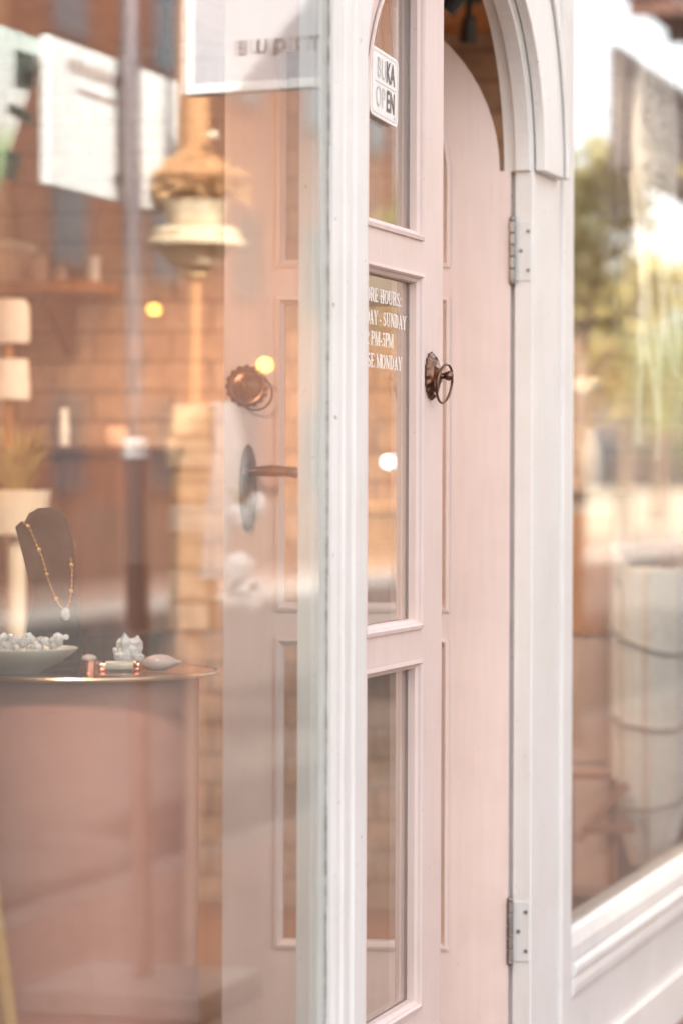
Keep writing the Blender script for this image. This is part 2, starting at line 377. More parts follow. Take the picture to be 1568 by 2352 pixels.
# fascia over the windows and the wall above
fa = MB(); fa.box(-3.5,PL-.0005,F,.02,2.12,2.3); fa.box(.3225,WR,F,.02,2.12,2.3); fa.box(-3.7,RX+.2,F-.012,.03,2.3005,2.345)
fa.build("fascia", WHITE, shop, bevel=.003)
MB().box(-4.75,RX+.25,.031,3.7,2.302,2.36).build("roof", BLACK, shop)
# glass
MB().box(-3.5,PL+.003,GL,GL+.006,.219,2.125).build("window_pane", GLASS, shop)
MB().box(.319,WR+.003,GL,GL+.006,.219,2.125).build("window_pane", GLASS, shop)
# hinges on the right jamb
def hinge(zc):
    pl_ = MB().box(-.0028,-.0003,F+.003,-.001,zc-.052,zc+.052)
    h = pl_.build("hinge", HINGE, shop, bevel=.0008)
    kn = MB()
    for i in range(5):
        kn.lathe([(0,0),(.0055,0),(.0060,.001),(.0060,.0185),(.0055,.0195),(0,.0195)], (-.0075,.0035,zc-.051+i*.0207), 12)
    kn.ball((-.0075,.0035,zc+.055), .0055, 10, 6); kn.ball((-.0075,.0035,zc-.054), .0055, 10, 6)
    kn.build("hinge_pin", STEEL, h)
    for yy_, zz in ((-.024,.034),(-.011,.0),(-.024,-.034)):
        sc = MB().lathe([(0,-.0012),(.0035,-.0012),(.0035,0),(0,0)], (-.0028,yy_,zc+zz), 10, ax=(1,0,0))
        sc.build("screw_head", STEEL, h)
hinge(1.05+(1102-575)/FPX*5.45); hinge(1.05+(1102-2138)/FPX*5.45)

# ------------------------------------------------------------------ doors
T = .036
def leaf(root, W, hs_, ls, mirror=False):
    """arched glazed leaf in local coords: x from hinge (0) to lock edge (W), y 0 = street face, z up.
    mirror: hinge is on the left so x is used as is, else x runs to -x"""
    sg = 1 if mirror else -1
    k0 = .0196
    def top(u): 
        c = k0+AR
        return SP+math.sqrt(max(AR*AR-(c-u)**2,0)) if u < c else SP+AR
    us = [k0+.315*(1-math.cos(math.pi/2*i/18)) for i in range(19)]+[W]
    u0, u1 = hs_, W-ls
    def ptop(u):
        c, r = k0+AR, k0+AR-u0
        return 1.583+math.sqrt(max(r*r-(c-u)**2,0)) if u < c else 1.583+r
    Z = [(.233,.772),(.822,1.368)]                     # two lower panes
    zt = 1.422
    m = MB()
    def bx(a,b,z0,z1): m.box(min(sg*a,sg*b),max(sg*a,sg*b),0,T,z0,z1)
    bx(0,u0,.012,1.583); bx(u1,W,.012,1.583)
    bx(u0,u1,.012,.233); bx(u0,u1,.772,.822); bx(u0,u1,1.368,1.422)
    # head: between pane arch and leaf arch
    uu = [u0+(u1-u0)*(1-math.cos(math.pi*i/30))/2 for i in range(31)]
    A = [(0,1.583),(0.0195,1.583),(u0,1.583)]; B = [(0,SP),(.0195,SP),(u0,top(u0))]
    extra = [k0+(u0-k0)*(i/8)**2 for i in range(1,8)]
    A = [(0,1.583),(k0,1.583)]+[(e,1.583) for e in extra]+[(u0,1.583)]; B = [(0,SP),(k0,SP)]+[(e,top(e)) for e in extra]+[(u0,top(u0))]
    m.strip([(sg*a,0,z) for a,z in A],[(sg*a,0,z) for a,z in B],(0,T,0))
    m.strip([(sg*u,0,ptop(u)) for u in uu],[(sg*u,0,top(u)) for u in uu],(0,T,0))
    m.strip([(sg*u1,0,1.583),(sg*W,0,1.583)],[(sg*u1,0,top(u1)),(sg*W,0,top(W))],(0,T,0))
    m.build("door_frame", PINK, root, bevel=.0016)
    pane_polys = []
    for z0,z1 in Z: pane_polys.append([(u0,z0),(u1,z0),(u1,z1),(u0,z1)])
    pane_polys.append([(u0,zt),(u1,zt)]+[(u,ptop(u)) for u in reversed(uu)])
    bead = [(-.002,-.0015),(-.0015,-.004),(.004,-.005),(.0065,-.002),(.0075,.002),(.0125,.006),(.0135,.0165)]
    back = [(.0135,.022),(.012,.030),(.004,T+.003),(-.002,T+.0005)]
    for pp in pane_polys:
        q = [(sg*a,z) for a,z in pp]
        if sg < 0: q = q[::-1]
        b_ = MB().frame_sweep(q, bead, 0); b_.frame_sweep(q, back, 0); b_.build("glazing_bead", PINK, root)
        cx = sum(a for a,z in q)/len(q); cz = sum(z for a,z in q)/len(q)
        sh = lambda a,z: (a+.006*(1 if cx > a else -1)*1, z+.006*(1 if cz > z else -1))
        g_ = MB().prism([sh(a,z) for a,z in q], (0,.0165,0), (1,0,0), (0,0,1), (0,.005,0)); g_.build("glass_pane", GLASS, root)
    return u0, u1
def ring_handle(root, x, z, tilt=0):
    ax = (0,-1,0); c = Vector((x,-.0005,z))
    ro = MB(); ro.lathe([(0,0),(.036,0),(.0365,.003),(.033,.006),(.030,.0085),(.026,.0075),(.024,.011),(.016,.0125),(.010,.017),(0,.017)], c, 96, ax=ax, wob=lambda a,zz: 1+.05*math.cos(16*a)*(1 if zz < .007 else 0))
    h = ro.build("ring_handle", BRASS, root, smooth=True)
    sp = MB(); sp.lathe([(.008,.012),(.0055,.016),(.0045,.022),(.0062,.025),(.0078,.028),(.0075,.033),(.005,.036),(0,.037)], c, 20, ax=ax); sp.build("spindle", BRASS, h, smooth=True)
    rg = MB(); cc = c+Vector((.004+tilt,-.0215,-.012)); pts = []
    for i in range(40):
        a = 2*math.pi*i/40; pts.append(cc+Vector((.030*math.cos(a), -.004*math.sin(a)-.004*math.cos(a), .030*math.sin(a))))
    rg.tube(pts, .0021, 8, True); rg.build("ring", BRASS, h, smooth=True)
    return h
dl = thing("door_leaf", "pink closed door leaf with shop hours lettered on its glass", "door", (XL+.012,0.0,0)); del dl['world_origin']; dl['kind'] = 'thing'
WL = -.498-(XL+.012)
leaf(dl, WL, .10, .128, True)
ring_handle(dl, WL-.076, 1.213)
LE = math.atan2(.05,.5)
dr = thing("door_leaf", "pink arched door leaf standing open inwards, with ring and lever handle", "door", (-.007,.006,0)); del dr['world_origin']; dr['kind'] = 'thing'
# closed leaf runs along -x; swing it inwards until it lies almost square to the lens
dr.rotation_euler = (0,0,-(math.pi/2-TH-R(0)) + R(4.0)*0 - R(3.5))
WRt = .4986
leaf(dr, WRt, .107, .0925, False)
ring_handle(dr, -(1171-567)/1318., 1.05+(1102-889)/FPX*5.5, .012)
lv = MB(); xl, zl = -.4555, 1.063
pp = [(xl+.016*math.sin(t)*(1 if abs(math.cos(t))<.95 else .8), zl-.028+.077*math.cos(t)) for t in [2*math.pi*i/28 for i in range(28)]]
lv.prism(pp, (0,0,0), (1,0,0), (0,0,1), (0,-.006,0)); lv.prism([(xl+(a-xl)*.7, (zl-.028)+(b-zl+.028)*.86) for a,b in pp], (0,-.006,0), (1,0,0), (0,0,1), (0,-.004,0))
h = lv.build("lever_handle", BRASS, dr, bevel=.0015)
lv2 = MB(); lv2.tube([(xl,-.008,zl),(xl,-.03,zl),(xl+.002,-.04,zl),(xl+.008,-.046,zl)], [.008,.007,.0075,.008], 14)
lv2.tube([(xl+.004,-.046,zl),(xl+.02,-.047,zl+.001),(xl+.045,-.047,zl+.002),(xl+.07,-.047,zl+.001),(xl+.083,-.047,zl-.001)], [.0085,.0085,.0105,.009,.010], 14)
lv2.ball((xl+.084,-.047,zl-.001), .010, 12, 8); lv2.build("lever", BRASS, h, smooth=True)

# ------------------------------------------------------------------ lettering
def text_mesh(txt, size, mat, name, parent, origin, ex, ez, en, spacing=1.0, align='LEFT', bold=0):
    """sans lettering laid on plane origin + ex*u + ez*v, standing off along en"""
    cu = bpy.data.curves.new("lettering", 'FONT'); cu.body = txt; cu.size = size; cu.space_character = spacing; cu.align_x = align; cu.offset = bold
    tmp = bpy.data.objects.new("lettering", cu); COL.objects.link(tmp)
    dg = bpy.context.evaluated_depsgraph_get(); me = bpy.data.meshes.new_from_object(tmp.evaluated_get(dg))
    bpy.data.objects.remove(tmp); bpy.data.curves.remove(cu)
    ex, ez, en, o = Vector(ex), Vector(ez), Vector(en), Vector(origin)
    for v in me.vertices: v.co = o+ex*v.co.x+ez*v.co.y+en*.0004
    me.name = name; ob = bpy.data.objects.new(name, me); COL.objects.link(ob); ob.parent = parent; me.materials.clear(); me.materials.append(mat); return ob
def serif_text(txt, H, right, z0, y, mb, k, wide=1.42):
    """seriffed capitals, right aligned at x = right; every stroke lies a hair above the one before"""
    th, tn = .165, .06
    def rib(pts, ws): return ('r', pts, ws)
    def V(x, y0=0, y1=1, w=th, s0=True, s1=True):
        o = [rib([(x,y0),(x,y1)],[w,w])]
        if s0: o.append(rib([(x-w*.5-.085,y0+.025),(x+w*.5+.085,y0+.025)],[.05,.05]))
        if s1: o.append(rib([(x-w*.5-.085,y1-.025),(x+w*.5+.085,y1-.025)],[.05,.05]))
        return o
    def Hb(y_, x0, x1, w=tn): return [rib([(x0,y_),(x1,y_)],[w,w])]
    def ell(cx, cy, rx, ry, a0, a1, n=22, thick=th, thin=tn):
        P, W_ = [], []
        for i in range(n+1):
            a = R(a0+(a1-a0)*i/n); P.append((cx+rx*math.cos(a), cy+ry*math.sin(a))); W_.append(thin+(thick-thin)*abs(math.cos(a))**1.3)
        return [rib(P, W_)]
    G = {
     'H': (.84, V(.17)+V(.67)+Hb(.5,.25,.6)), 'O': (.80, ell(.4,.5,.30,.46,0,360,36)),
     'U': (.80, V(.18,.3,1,s0=False)+V(.62,.3,1,w=.08,s0=False)+ell(.40,.3,.22,.26,180,360,16,.12,.07)),
     'R': (.80, V(.18)+ell(.38,.74,.20,.22,-90,90)+Hb(.96,.18,.4)+Hb(.52,.18,.4)+[rib([(.42,.5),(.66,.03)],[.15,.15])]+Hb(.025,.58,.78,.05)),
     'P': (.68, V(.18)+ell(.36,.73,.21,.23,-90,90)+Hb(.96,.18,.38)+Hb(.50,.18,.38)),
     'S': (.60, ell(.29,.735,.17,.21,25,265,20,.11,.06)+ell(.29,.265,.19,.22,85,-155,20,.13,.06)+[rib([(.17,.62),(.30,.5),(.41,.38)],[.13,.16,.13])]+[rib([(.445,.98),(.445,.74)],[.05,.02]),rib([(.11,.26),(.11,.02)],[.02,.05])]),
     'E': (.70, V(.17)+Hb(.965,.17,.56)+Hb(.035,.17,.58)+Hb(.5,.25,.44)+[rib([(.575,.99),(.575,.76)],[.06,.02]),rib([(.595,.01),(.595,.26)],[.06,.02]),rib([(.45,.38),(.45,.62)],[.04,.04])]),
     'D': (.80, V(.18)+ell(.32,.5,.34,.465,-90,90)+Hb(.965,.18,.34)+Hb(.035,.18,.34)),
     'A': (.78, [rib([(.13,0),(.38,1)],[.06,.06]),rib([(.37,1),(.62,0)],[.17,.17])]+Hb(.33,.22,.54)+Hb(.02,.02,.25,.045)+Hb(.02,.48,.76,.045)),
     'Y': (.76, V(.38,0,.48,s1=False)+[rib([(.12,.98),(.38,.46)],[.16,.16]),rib([(.64,.98),(.40,.46)],[.06,.06])]+Hb(.98,.0,.27,.045)+Hb(.98,.52,.76,.045)),
     'N': (.82, V(.16,w=.07)+V(.66,w=.07,s0=False)+[rib([(.14,.98),(.66,.02)],[.17,.17])]),
     'M': (1.0, V(.14,w=.07)+V(.84)+[rib([(.14,.98),(.46,.03)],[.16,.16]),rib([(.80,.98),(.48,.03)],[.06,.06])]),
     'T': (.70, V(.35,s1=False)+Hb(.965,.06,.64)+[rib([(.075,.99),(.075,.76)],[.06,.02]),rib([(.625,.99),(.625,.76)],[.06,.02])]),
     'C': (.74, ell(.40,.5,.31,.46,40,320,30)+[rib([(.66,.98),(.66,.68)],[.05,.02])]),
     'L': (.66, V(.17)+Hb(.035,.17,.54)+[rib([(.575,.01),(.575,.3)],[.06,.02])]),
     '1': (.46, V(.24,s1=False)+[rib([(.24,.97),(.08,.84)],[.06,.06])]),
     '2': (.56, ell(.27,.73,.19,.23,160,-25,18,.13,.06)+[rib([(.44,.66),(.08,.06)],[.12,.06])]+Hb(.06,.06,.5,.11)),
     '5': (.56, ell(.24,.31,.22,.27,110,-150,20,.14,.06)+[rib([(.14,.52),(.17,.95)],[.05,.05])]+Hb(.93,.15,.48,.12)),
     '-': (.36, Hb(.33,.04,.30,.11)), ':': (.28, [rib([(.06,.08),(.20,.08)],[.15,.15]),rib([(.06,.6),(.20,.6)],[.15,.15])]), ' ': (.30, [])}
    tot = sum(G[c][0] for c in txt)*H*wide; x = right-tot; j = k
    for c in txt:
        w, st = G[c]
        for _, P, W_ in st:
            n = len(P); vs = []; fs = []
            for i in range(n):
                a = Vector(P[min(i+1,n-1)])-Vector(P[max(i-1,0)]); a.normalize(); nn = Vector((-a.y,a.x))
                for sgn in (-1,1):
                    q = Vector(P[i])+nn*(sgn*(W_[i]*1.12+.025)/2); vs.append((x+q.x*H*wide, y-.00003*(j%30), z0+q.y*H))
            for i in range(n-1): fs.append((2*i,2*i+1,2*i+3,2*i+2))
            mb.add(vs, fs); j += 1
        x += w*H*wide
    return tot
LETW = flat("white_vinyl", (.85,.84,.82), .4)
lt = MB(); yg = .0155; CT = -.822; hh = .0205
for i, (line, rx, zc) in enumerate((("STORE HOURS:", -.6925, 1.325), ("TUESDAY - SUNDAY", -.6622, 1.2915), ("12 PM-5PM", -.735, 1.2605), ("CLOSE MONDAY", -.6875, 1.2275))):
    serif_text(line, hh, rx, zc-hh/2, yg, lt, 0)
lt.move((-(XL+.012),0,0)); lt.build("hours_lettering", LETW, dl)

# ------------------------------------------------------------------ OPEN sign before the top pane of the closed leaf
SIGNW = noisy("sign_plastic", (.78,.77,.74), (.82,.81,.79), 5, rough=.35, bump=.03)
INKD = flat("dark_ink", (.13,.085,.085), .5); INKL = flat("faded_ink", (.58,.57,.56), .5); INKG = flat("grey_ink", (.50,.49,.47), .5)
sx0, sx1, szc, shh = -.890, -.737, 1.637, .0515
sg_ = thing("open_sign", "small white sign reading BUKA OPEN hanging by a cord on the closed door's top pane", "sign", ((sx0+sx1)/2,.0085,szc)); del sg_['world_origin']
sg_.rotation_euler = (0,R(2.4),0)
w2 = (sx1-sx0)/2
def rrect(w, h, r, n=6):
    o = []
    for cx, cy, a in ((w-r,h-r,0),(-w+r,h-r,90),(-w+r,-h+r,180),(w-r,-h+r,270)):
        for i in range(n+1):
            t = R(a+90*i/n); o.append((cx+r*math.cos(t), cy+r*math.sin(t)))
    return o
MB().prism(rrect(w2,shh,.013), (0,0,0), (1,0,0), (0,0,1), (0,.003,0)).build("sign_board", SIGNW, sg_, bevel=.0006)
ln = MB(); outl = rrect(w2-.007,shh-.005,.010); inn = rrect(w2-.0085,shh-.0062,.009); n_ = len(outl)
for i in range(n_):
    j = (i+1)%n_
    ln.add([(outl[i][0],-.0003,outl[i][1]),(outl[j][0],-.0003,outl[j][1]),(inn[j][0],-.0003,inn[j][1]),(inn[i][0],-.0003,inn[i][1])],[(0,1,2,3)])
ln.add([(-.055,-.0003,.0005),(.062,-.0003,.0005),(.062,-.0003,.002),(-.055,-.0003,.002)],[(0,1,2,3)])
ln.add([(.052,-.0003,-.0425),(.058,-.0003,-.0425),(.058,-.0003,-.038),(.052,-.0003,-.038)],[(0,1,2,3)])
ln.build("border_line", INKG, sg_)
for row, zz in (("BUKA",.0085),("OPEN",-.0345)):
    for chx, xc in zip(row, (-.0335,-.0075,.0175,.0415)):
        text_mesh(chx, .0445, INKL if xc < 0 else INKD, "lettering", sg_, (xc,-.0004,zz), (.80,0,0), (0,0,1), (0,-1,0), align='CENTER', bold=(-.0002 if xc < 0 else .0009))
cd = MB()
for a in (-.052,.052):
    cd.tube([(a,.0015,shh-.002),(a*.5,.0,shh+.055),(0,-.003,shh+.115)], .0007, 6)
cd.build("cord", noisy("bead_chain", (.55,.5,.45), (.7,.66,.6), 400, rough=.3, metal=.6, bump=0), sg_, smooth=True)

# ================================================================== INSIDE: the display table
TY = 4.5; tc = at(184,1540,TY); tz = tc.z
tb = thing("display_table", "round copper topped table with pink drum base behind the left window", "table", (tc.x,tc.y,0))
MB().lathe([(0,tz-.007),(.193,tz-.007),(.1965,tz-.006),(.198,tz-.003),(.1965,tz-.0006),(.194,tz),(0,tz)], (tc.x,tc.y,0), 96).build("table_top", COPPER, tb, smooth=True)
MB().tube([(tc.x+.1985*math.cos(a),tc.y+.1985*math.sin(a),tz-.0028) for a in [2*math.pi*i/96 for i in range(96)]], .0032, 8, True).build("table_rim", metal('polished_brass_rim', (.95,.66,.42), .3, (.9,.6,.38)), tb, smooth=True)
MB().lathe([(0,.0),(.172,.0),(.172,tz-.012),(.169,tz-.0075),(0,tz-.0075)], (tc.x,tc.y,0), 72).build("drum_base", CLAY, tb, smooth=True)
def on(px, Yd): return at(px, 1540, Yd)
# bowl of quartz chips
bc = at(42,1540,4.41); bc.z = tz
bw_ = thing("stone_bowl", "shallow cream bowl filled with quartz chips on the copper table", "bowl", (bc.x,bc.y,tz))
MB().lathe([(0,.0005),(.030,.0005),(.034,.004),(.055,.013),(.074,.025),(.084,.0345),(.0845,.036),(.083,.0365),(.072,.028),(.052,.0165),(.03,.010),(0,.009)], bc, 56).build("bowl_body", CREAM, bw_, smooth=True)
def rock(r, seed, sq=(1,.85,.75)):
    random.seed(seed); bm = bmesh.new(); bmesh.ops.create_icosphere(bm, subdivisions=2, radius=r)
    planes = [Vector((random.gauss(0,1),random.gauss(0,1),random.gauss(0,1))).normalized() for _ in range(11)]
    lim = [random.uniform(.62,.92)*r for _ in planes]
    for v in bm.verts:
        for p_, L_ in zip(planes, lim):
            d = v.co.dot(p_)
            if d > L_: v.co -= p_*(d-L_)
        v.co.x *= sq[0]; v.co.y *= sq[1]; v.co.z *= sq[2]
    me = bpy.data.meshes.new("quartz_chip"); bm.to_mesh(me); bm.free(); me.materials.append(CLEARQ if seed%3 else QUARTZ); return me
rocks = [rock(.0105, 20+i) for i in range(5)]
random.seed(3); cnt = 0; placed = []
for layer, (n_, rad, zz) in enumerate(((34,.072,.037),(28,.062,.045),(16,.044,.052))):
    for i in range(n_):
        a = random.uniform(0,2*math.pi); rr = rad*math.sqrt(random.uniform(.02,1))
        for _ in range(12):
            if all(math.hypot(rr*math.cos(a)-q[0], rr*math.sin(a)-q[1]) > .014 or q[2] != layer for q in placed): break
            a = random.uniform(0,2*math.pi); rr = rad*math.sqrt(random.uniform(.02,1))
        placed.append((rr*math.cos(a),rr*math.sin(a),layer))
        o = bpy.data.objects.new("quartz_chip", rocks[(i+layer)%5]); COL.objects.link(o)
        o.location = (bc.x+rr*math.cos(a), bc.y+rr*math.sin(a), tz+zz-.013+.35*rr*rr/.07)
        o.rotation_euler = tuple(random.uniform(0,6) for _ in range(3)); s_ = random.uniform(.42,.95); o.scale = (s_,s_,s_)
        tag(o, "small clear quartz chip heaped in the cream bowl", "crystal", "quartz chips in the cream bowl")
# necklace bust
YB = 4.55
def plane_pts(l, Y): return [at(x,y,Y) for x,y in l]
bo = [(38,1212),(52,1200),(62,1182),(85,1170),(110,1168),(135,1178),(152,1202),(163,1245),(169,1300),(175,1380),(181,1450),(186,1540),(52,1542),(54,1480),(66,1430),(78,1395),(76,1350),(62,1290)]
fw = Vector((CS,SN,0)); rt = Vector((SN,-CS,0)); up = Vector((0,0,1))
cB = at(115,1540,YB); cB.z = tz
bu = thing("necklace_bust", "dark grey velvet necklace bust standing behind the bowl of quartz", "display bust", tuple(cB))
mb = MB(); mb_l = [((x-115)/FPX*YB, EYE+(1102-y)/FPX*YB-tz) for x,y in bo]
mb_l = [(a, max(b,.0005)) for a,b in mb_l]
# bowed slab: grid of layers bending away towards its left and right edges
n_ = len(mb_l); vs = []; fs = []
def bow(a, b): return .9*a*a/.06 + .05*b
for lay, (sc_, dd) in enumerate(((.93,-.004),(1,0),(1,.016),(.93,.020))):
    for a,b in mb_l:
        ca = a*sc_; cb_ = .09+(b-.09)*(sc_ if b > .001 else 1); cb_ = b if b < .001 else cb_
        vs.append(cB+rt*ca+up*cb_+fw*(dd+bow(ca,b)))
for L_ in range(3):
    for i in range(n_):
        j = (i+1)%n_; fs.append((L_*n_+i,L_*n_+j,(L_+1)*n_+j,(L_+1)*n_+i))
fs.append(tuple(range(n_-1,-1,-1))); fs.append(tuple(range(3*n_,4*n_)))
mb.add(vs, fs); mb.build("bust_form", VELVET, bu, smooth=True)
fl = [(38,1212),(54,1198),(100,1262),(118,1330),(72,1338)]
mb = MB(); q = [((x-115)/FPX*YB, EYE+(1102-y)/FPX*YB-tz) for x,y in fl]
mb.prism(q, cB-fw*.022, rt, up, fw*.012); mb.build("bust_flap", VELVET, bu, bevel=.002)
ft = MB().lathe([(0,.0004),(.045,.0004),(.045,.006),(.040,.009),(0,.009)], cB+fw*.04, 40); ft.build("bust_foot", VELVET, bu, smooth=True)
GOLD = metal("gold_chain", (.80,.50,.20), .25)
nk = thing("necklace", "fine gold bead necklace with clear crystal pendant on the dark bust", "necklace", tuple(at(120,1300,YB-.03)))
Ls = [(50,1200),(68,1215),(85,1255),(98,1285),(110,1330),(122,1362),(137,1392),(150,1404)]; Rs = [(163,1282),(166,1315),(165,1350),(162,1380),(152,1404)]
ch = MB(); bd = MB(); YN = YB-.030
def yn(x): return YN if x < 130 else YN+.0*(x-130)
for seq in (Ls, Rs):
    P = [at(x,y,YN) for x,y in seq]; ch.tube(P, .0009, 6)
    tot = sum((P[i+1]-P[i]).length for i in range(len(P)-1)); k = 0; d = .004
    while d < tot:
        rem = d
        for i in range(len(P)-1):
            L_ = (P[i+1]-P[i]).length
            if rem <= L_: bd.ball(P[i]+(P[i+1]-P[i])*(rem/L_), (.0038 if k%5 == 1 else .0019), 8, 6); break
            rem -= L_
        d += .0075; k += 1
ch.build("chain", GOLD, nk, smooth=True); bd.build("bead_strand", GOLD, nk, smooth=True)
pd = MB(); pc = at(151,1413,YN); pd.ball(pc, .0095, 7, 5, (1,.7,1.05), .12); pd.build("pendant", CLEARQ, nk)
# quartz cluster
cc = at(296,1540,4.52); cc.z = tz
qc = thing("quartz_cluster", "upright milky quartz cluster with bluish tip on the copper table", "crystal", tuple(cc))
cl = MB(); random.seed(12)
def point(c, ax, L_, r):
    ax = Vector(ax).normalized(); cl.lathe([(r*.9,0),(r,L_*.62),(r*.86,L_*.72),(0,L_)], c, 6, ax=ax)
cl.ball(cc+Vector((0,0,.020)), .0215, 10, 8, (.95,.85,1.05), .14); cl.ball(cc+rt*.008+Vector((0,0,.030)), .0135, 8, 6, (1,1,1.1), .14); cl.ball(cc-rt*.007+Vector((0,0,.032)), .012, 8, 6, (1,1,1.1), .14)
for i in range(26):
    a = random.uniform(0,6.28); e = random.uniform(.1,1.2)
    point(cc+Vector((math.cos(a)*.008,math.sin(a)*.008,.010+.010*random.random())), (math.cos(a)*math.cos(e),math.sin(a)*math.cos(e),math.sin(e)), random.uniform(.012,.0215), random.uniform(.006,.0095))
point(cc+Vector((-.008,0,.02)), (-.15,0,1), .030, .009); point(cc+rt*.009+Vector((0,0,.02)), (.2,-.1,1), .029, .0095)
cl.v = [(x,y,max(z,tz+.0004)) for x,y,z in cl.v]
cl.build("crystal_mass", QUARTZ, qc)
cl = MB(); point(cc-rt*.003-fw*.004+Vector((0,0,.024)), rt*-.08+up, .029, .0072); cl.build("crystal_tip", BLUEQ, qc)
# rose-quartz roller
r0 = at(238,1540,4.44); r0.z = tz+.0085; r1 = at(312,1540,4.44); r1.z = tz+.0085; r2 = at(328,1540,4.44); r2.z = tz+.0095; r3 = at(418,1540,4.44); r3.z = tz+.012
rl = thing("stone_roller", "pale stone facial roller with copper collars and rose oval head", "roller", (r1.x,r1.y,tz))
ax = (r1-r0).normalized(); L_ = (r1-r0).length
MB().lathe([(0,0),(.006,.0),(.0075,.002),(.0078,L_-.002),(.0074,L_),(0,L_)], r0, 20, ax=ax).build("handle", JADE, rl, smooth=True)
cp = MB(); MB().lathe([(0,-.004),(.0082,-.004),(.0086,.0),(.0082,.004),(.007,.0045)], r0, 20, ax=ax).build('collar', COPPER, rl, smooth=True); cp.lathe([(.0078,0),(.0084,.001),(.0084,.0075),(.006,.010),(0,.010)], r1-ax*.002, 20, ax=ax); cp.build("collar", COPPER, rl, smooth=True)
LL = (r3-r2).length
MB().lathe([(0,0),(.005,.001),(.009,.007),(.0118,.018),(.0122,.026),(.0105,.036),(.007,.044),(.0035,.050),(.002,LL),(0,LL)], r2+up*.003, 24, ax=(r3-r2)).build("oval_head", ROSEQ, rl, smooth=True)
# tealight of copper with rose stone
t0 = at(206,1540,4.40); t0.z = tz
te = thing("stone_jar", "small copper cup holding a rose quartz stone beside the bowl", "cup", tuple(t0))
MB().lathe([(0,.0004),(.0105,.0004),(.0115,.002),(.012,.018),(.0122,.0195),(.0112,.0195),(.0108,.010),(0,.010)], t0, 28).build("cup_body", COPPER, te, smooth=True)
MB().ball(t0+Vector((0,0,.0215)), .0112, 14, 10, (1,1,.55)).build("rose_stone", ROSEQ, te, smooth=True)

# ------------------------------------------------------------------ wooden easel at the near end of the window
e0 = at(14,2352,3.62)
ea = thing("easel", "honey wood easel leg leaning inside the window at the photo's bottom left", "easel", (e0.x-.1,e0.y+.05,0))
def leg(p_top, p_bot): return MB().bar(p_bot, p_top, .016, .009, (0,1,0))
dirv = at(-2,2080,3.62)-at(36,2352,3.62); p_top = at(16,2352,3.62)+dirv*5.2
p_bot = at(16,2352,3.62)-dirv*((at(16,2352,3.62).z)/dirv.z)
leg(p_top, p_bot).build("leg", HONEY, ea, bevel=.002)
q_bot = p_bot + Vector((-.38,.0,0)); q_top = p_top + Vector((-.03,.0,0))
leg(q_top, q_bot).build("leg", HONEY, ea, bevel=.002)
MB().bar(p_top+Vector((-.015,.01,-.03)), (p_bot+q_bot)/2+Vector((0,.42,0)), .010,.008).build("rear_leg", HONEY, ea, bevel=.002)
tr = MB(); f_ = .3; a = p_bot.lerp(p_top,f_); b = q_bot.lerp(q_top,f_); tr.bar(b+Vector((0,-.018,0)), a+Vector((0,-.018,0)), .012,.009,(0,1,0)); tr.build("ledge", HONEY, ea, bevel=.002)

# ------------------------------------------------------------------ furniture along the brick wall
def wy(px, Y=None):
    """y on the inside of the brick wall (x = RX) for a column of the survey sheet; also its distance"""
    t_ = (px-784.)/FPX
    Y = (RX-0 + .300*SN + 5.45*CS)/(t_*SN+CS); p = at(px,1102,Y); return p.y, Y
def wz(py, px):
    return EYE+(1102-py)/FPX*wy(px)[1]
def wbox(mb, x0, x1, y0, y1, d0, d1):
    """box against the brick wall covering sheet columns x0..x1, rows y0(top)..y1, standing d0..d1 metres off it"""
    a, b = wy(x0)[0], wy(x1)[0]; xm = (x0+x1)/2
    return mb.box(RX-d1, RX-d0, min(a,b), max(a,b), wz(y1,xm), wz(y0,xm))
# dark console with legs behind the display table
ya, yb = wy(120)[0], wy(415)[0]
co = thing("console_cabinet", "dark wood console cabinet on slim legs against the brick wall behind the display table", "cabinet", (RX-.2,(ya+yb)/2,0))
zt_, zb_ = wz(1050,270), wz(1445,270)
MB().box(RX-.36,RX-.012,min(ya,yb),max(ya,yb),zb_,zt_).build("cabinet_body", DARKW, co, bevel=.004)
MB().box(RX-.375,RX-.010,min(ya,yb)-.012,max(ya,yb)+.012,zt_+.0005,zt_+.022).build("cabinet_top", DARKW, co, bevel=.003)
ym = (ya+yb)/2
for k, (a, b) in enumerate(((min(ya,yb)+.015,ym-.006),(ym+.006,max(ya,yb)-.015))):
    dd = MB().box(RX-.372,RX-.3605,a,b,zb_+.02,zt_-.02); d_ = dd.build("cabinet_door", DARKW, co, bevel=.003)
    MB().ball((RX-.38,(ym-.03 if k == 0 else ym+.03),(zb_+zt_)/2), .009, 10, 8).build("knob", BRASS, d_, smooth=True)
for yy in (min(ya,yb)+.03,max(ya,yb)-.03):
    for xx in (RX-.33,RX-.05): MB().lathe([(0,0),(.011,0),(.018,zb_-.0005),(0,zb_-.0005)], (xx,yy,0), 12).build("leg", DARKW, co, smooth=True)
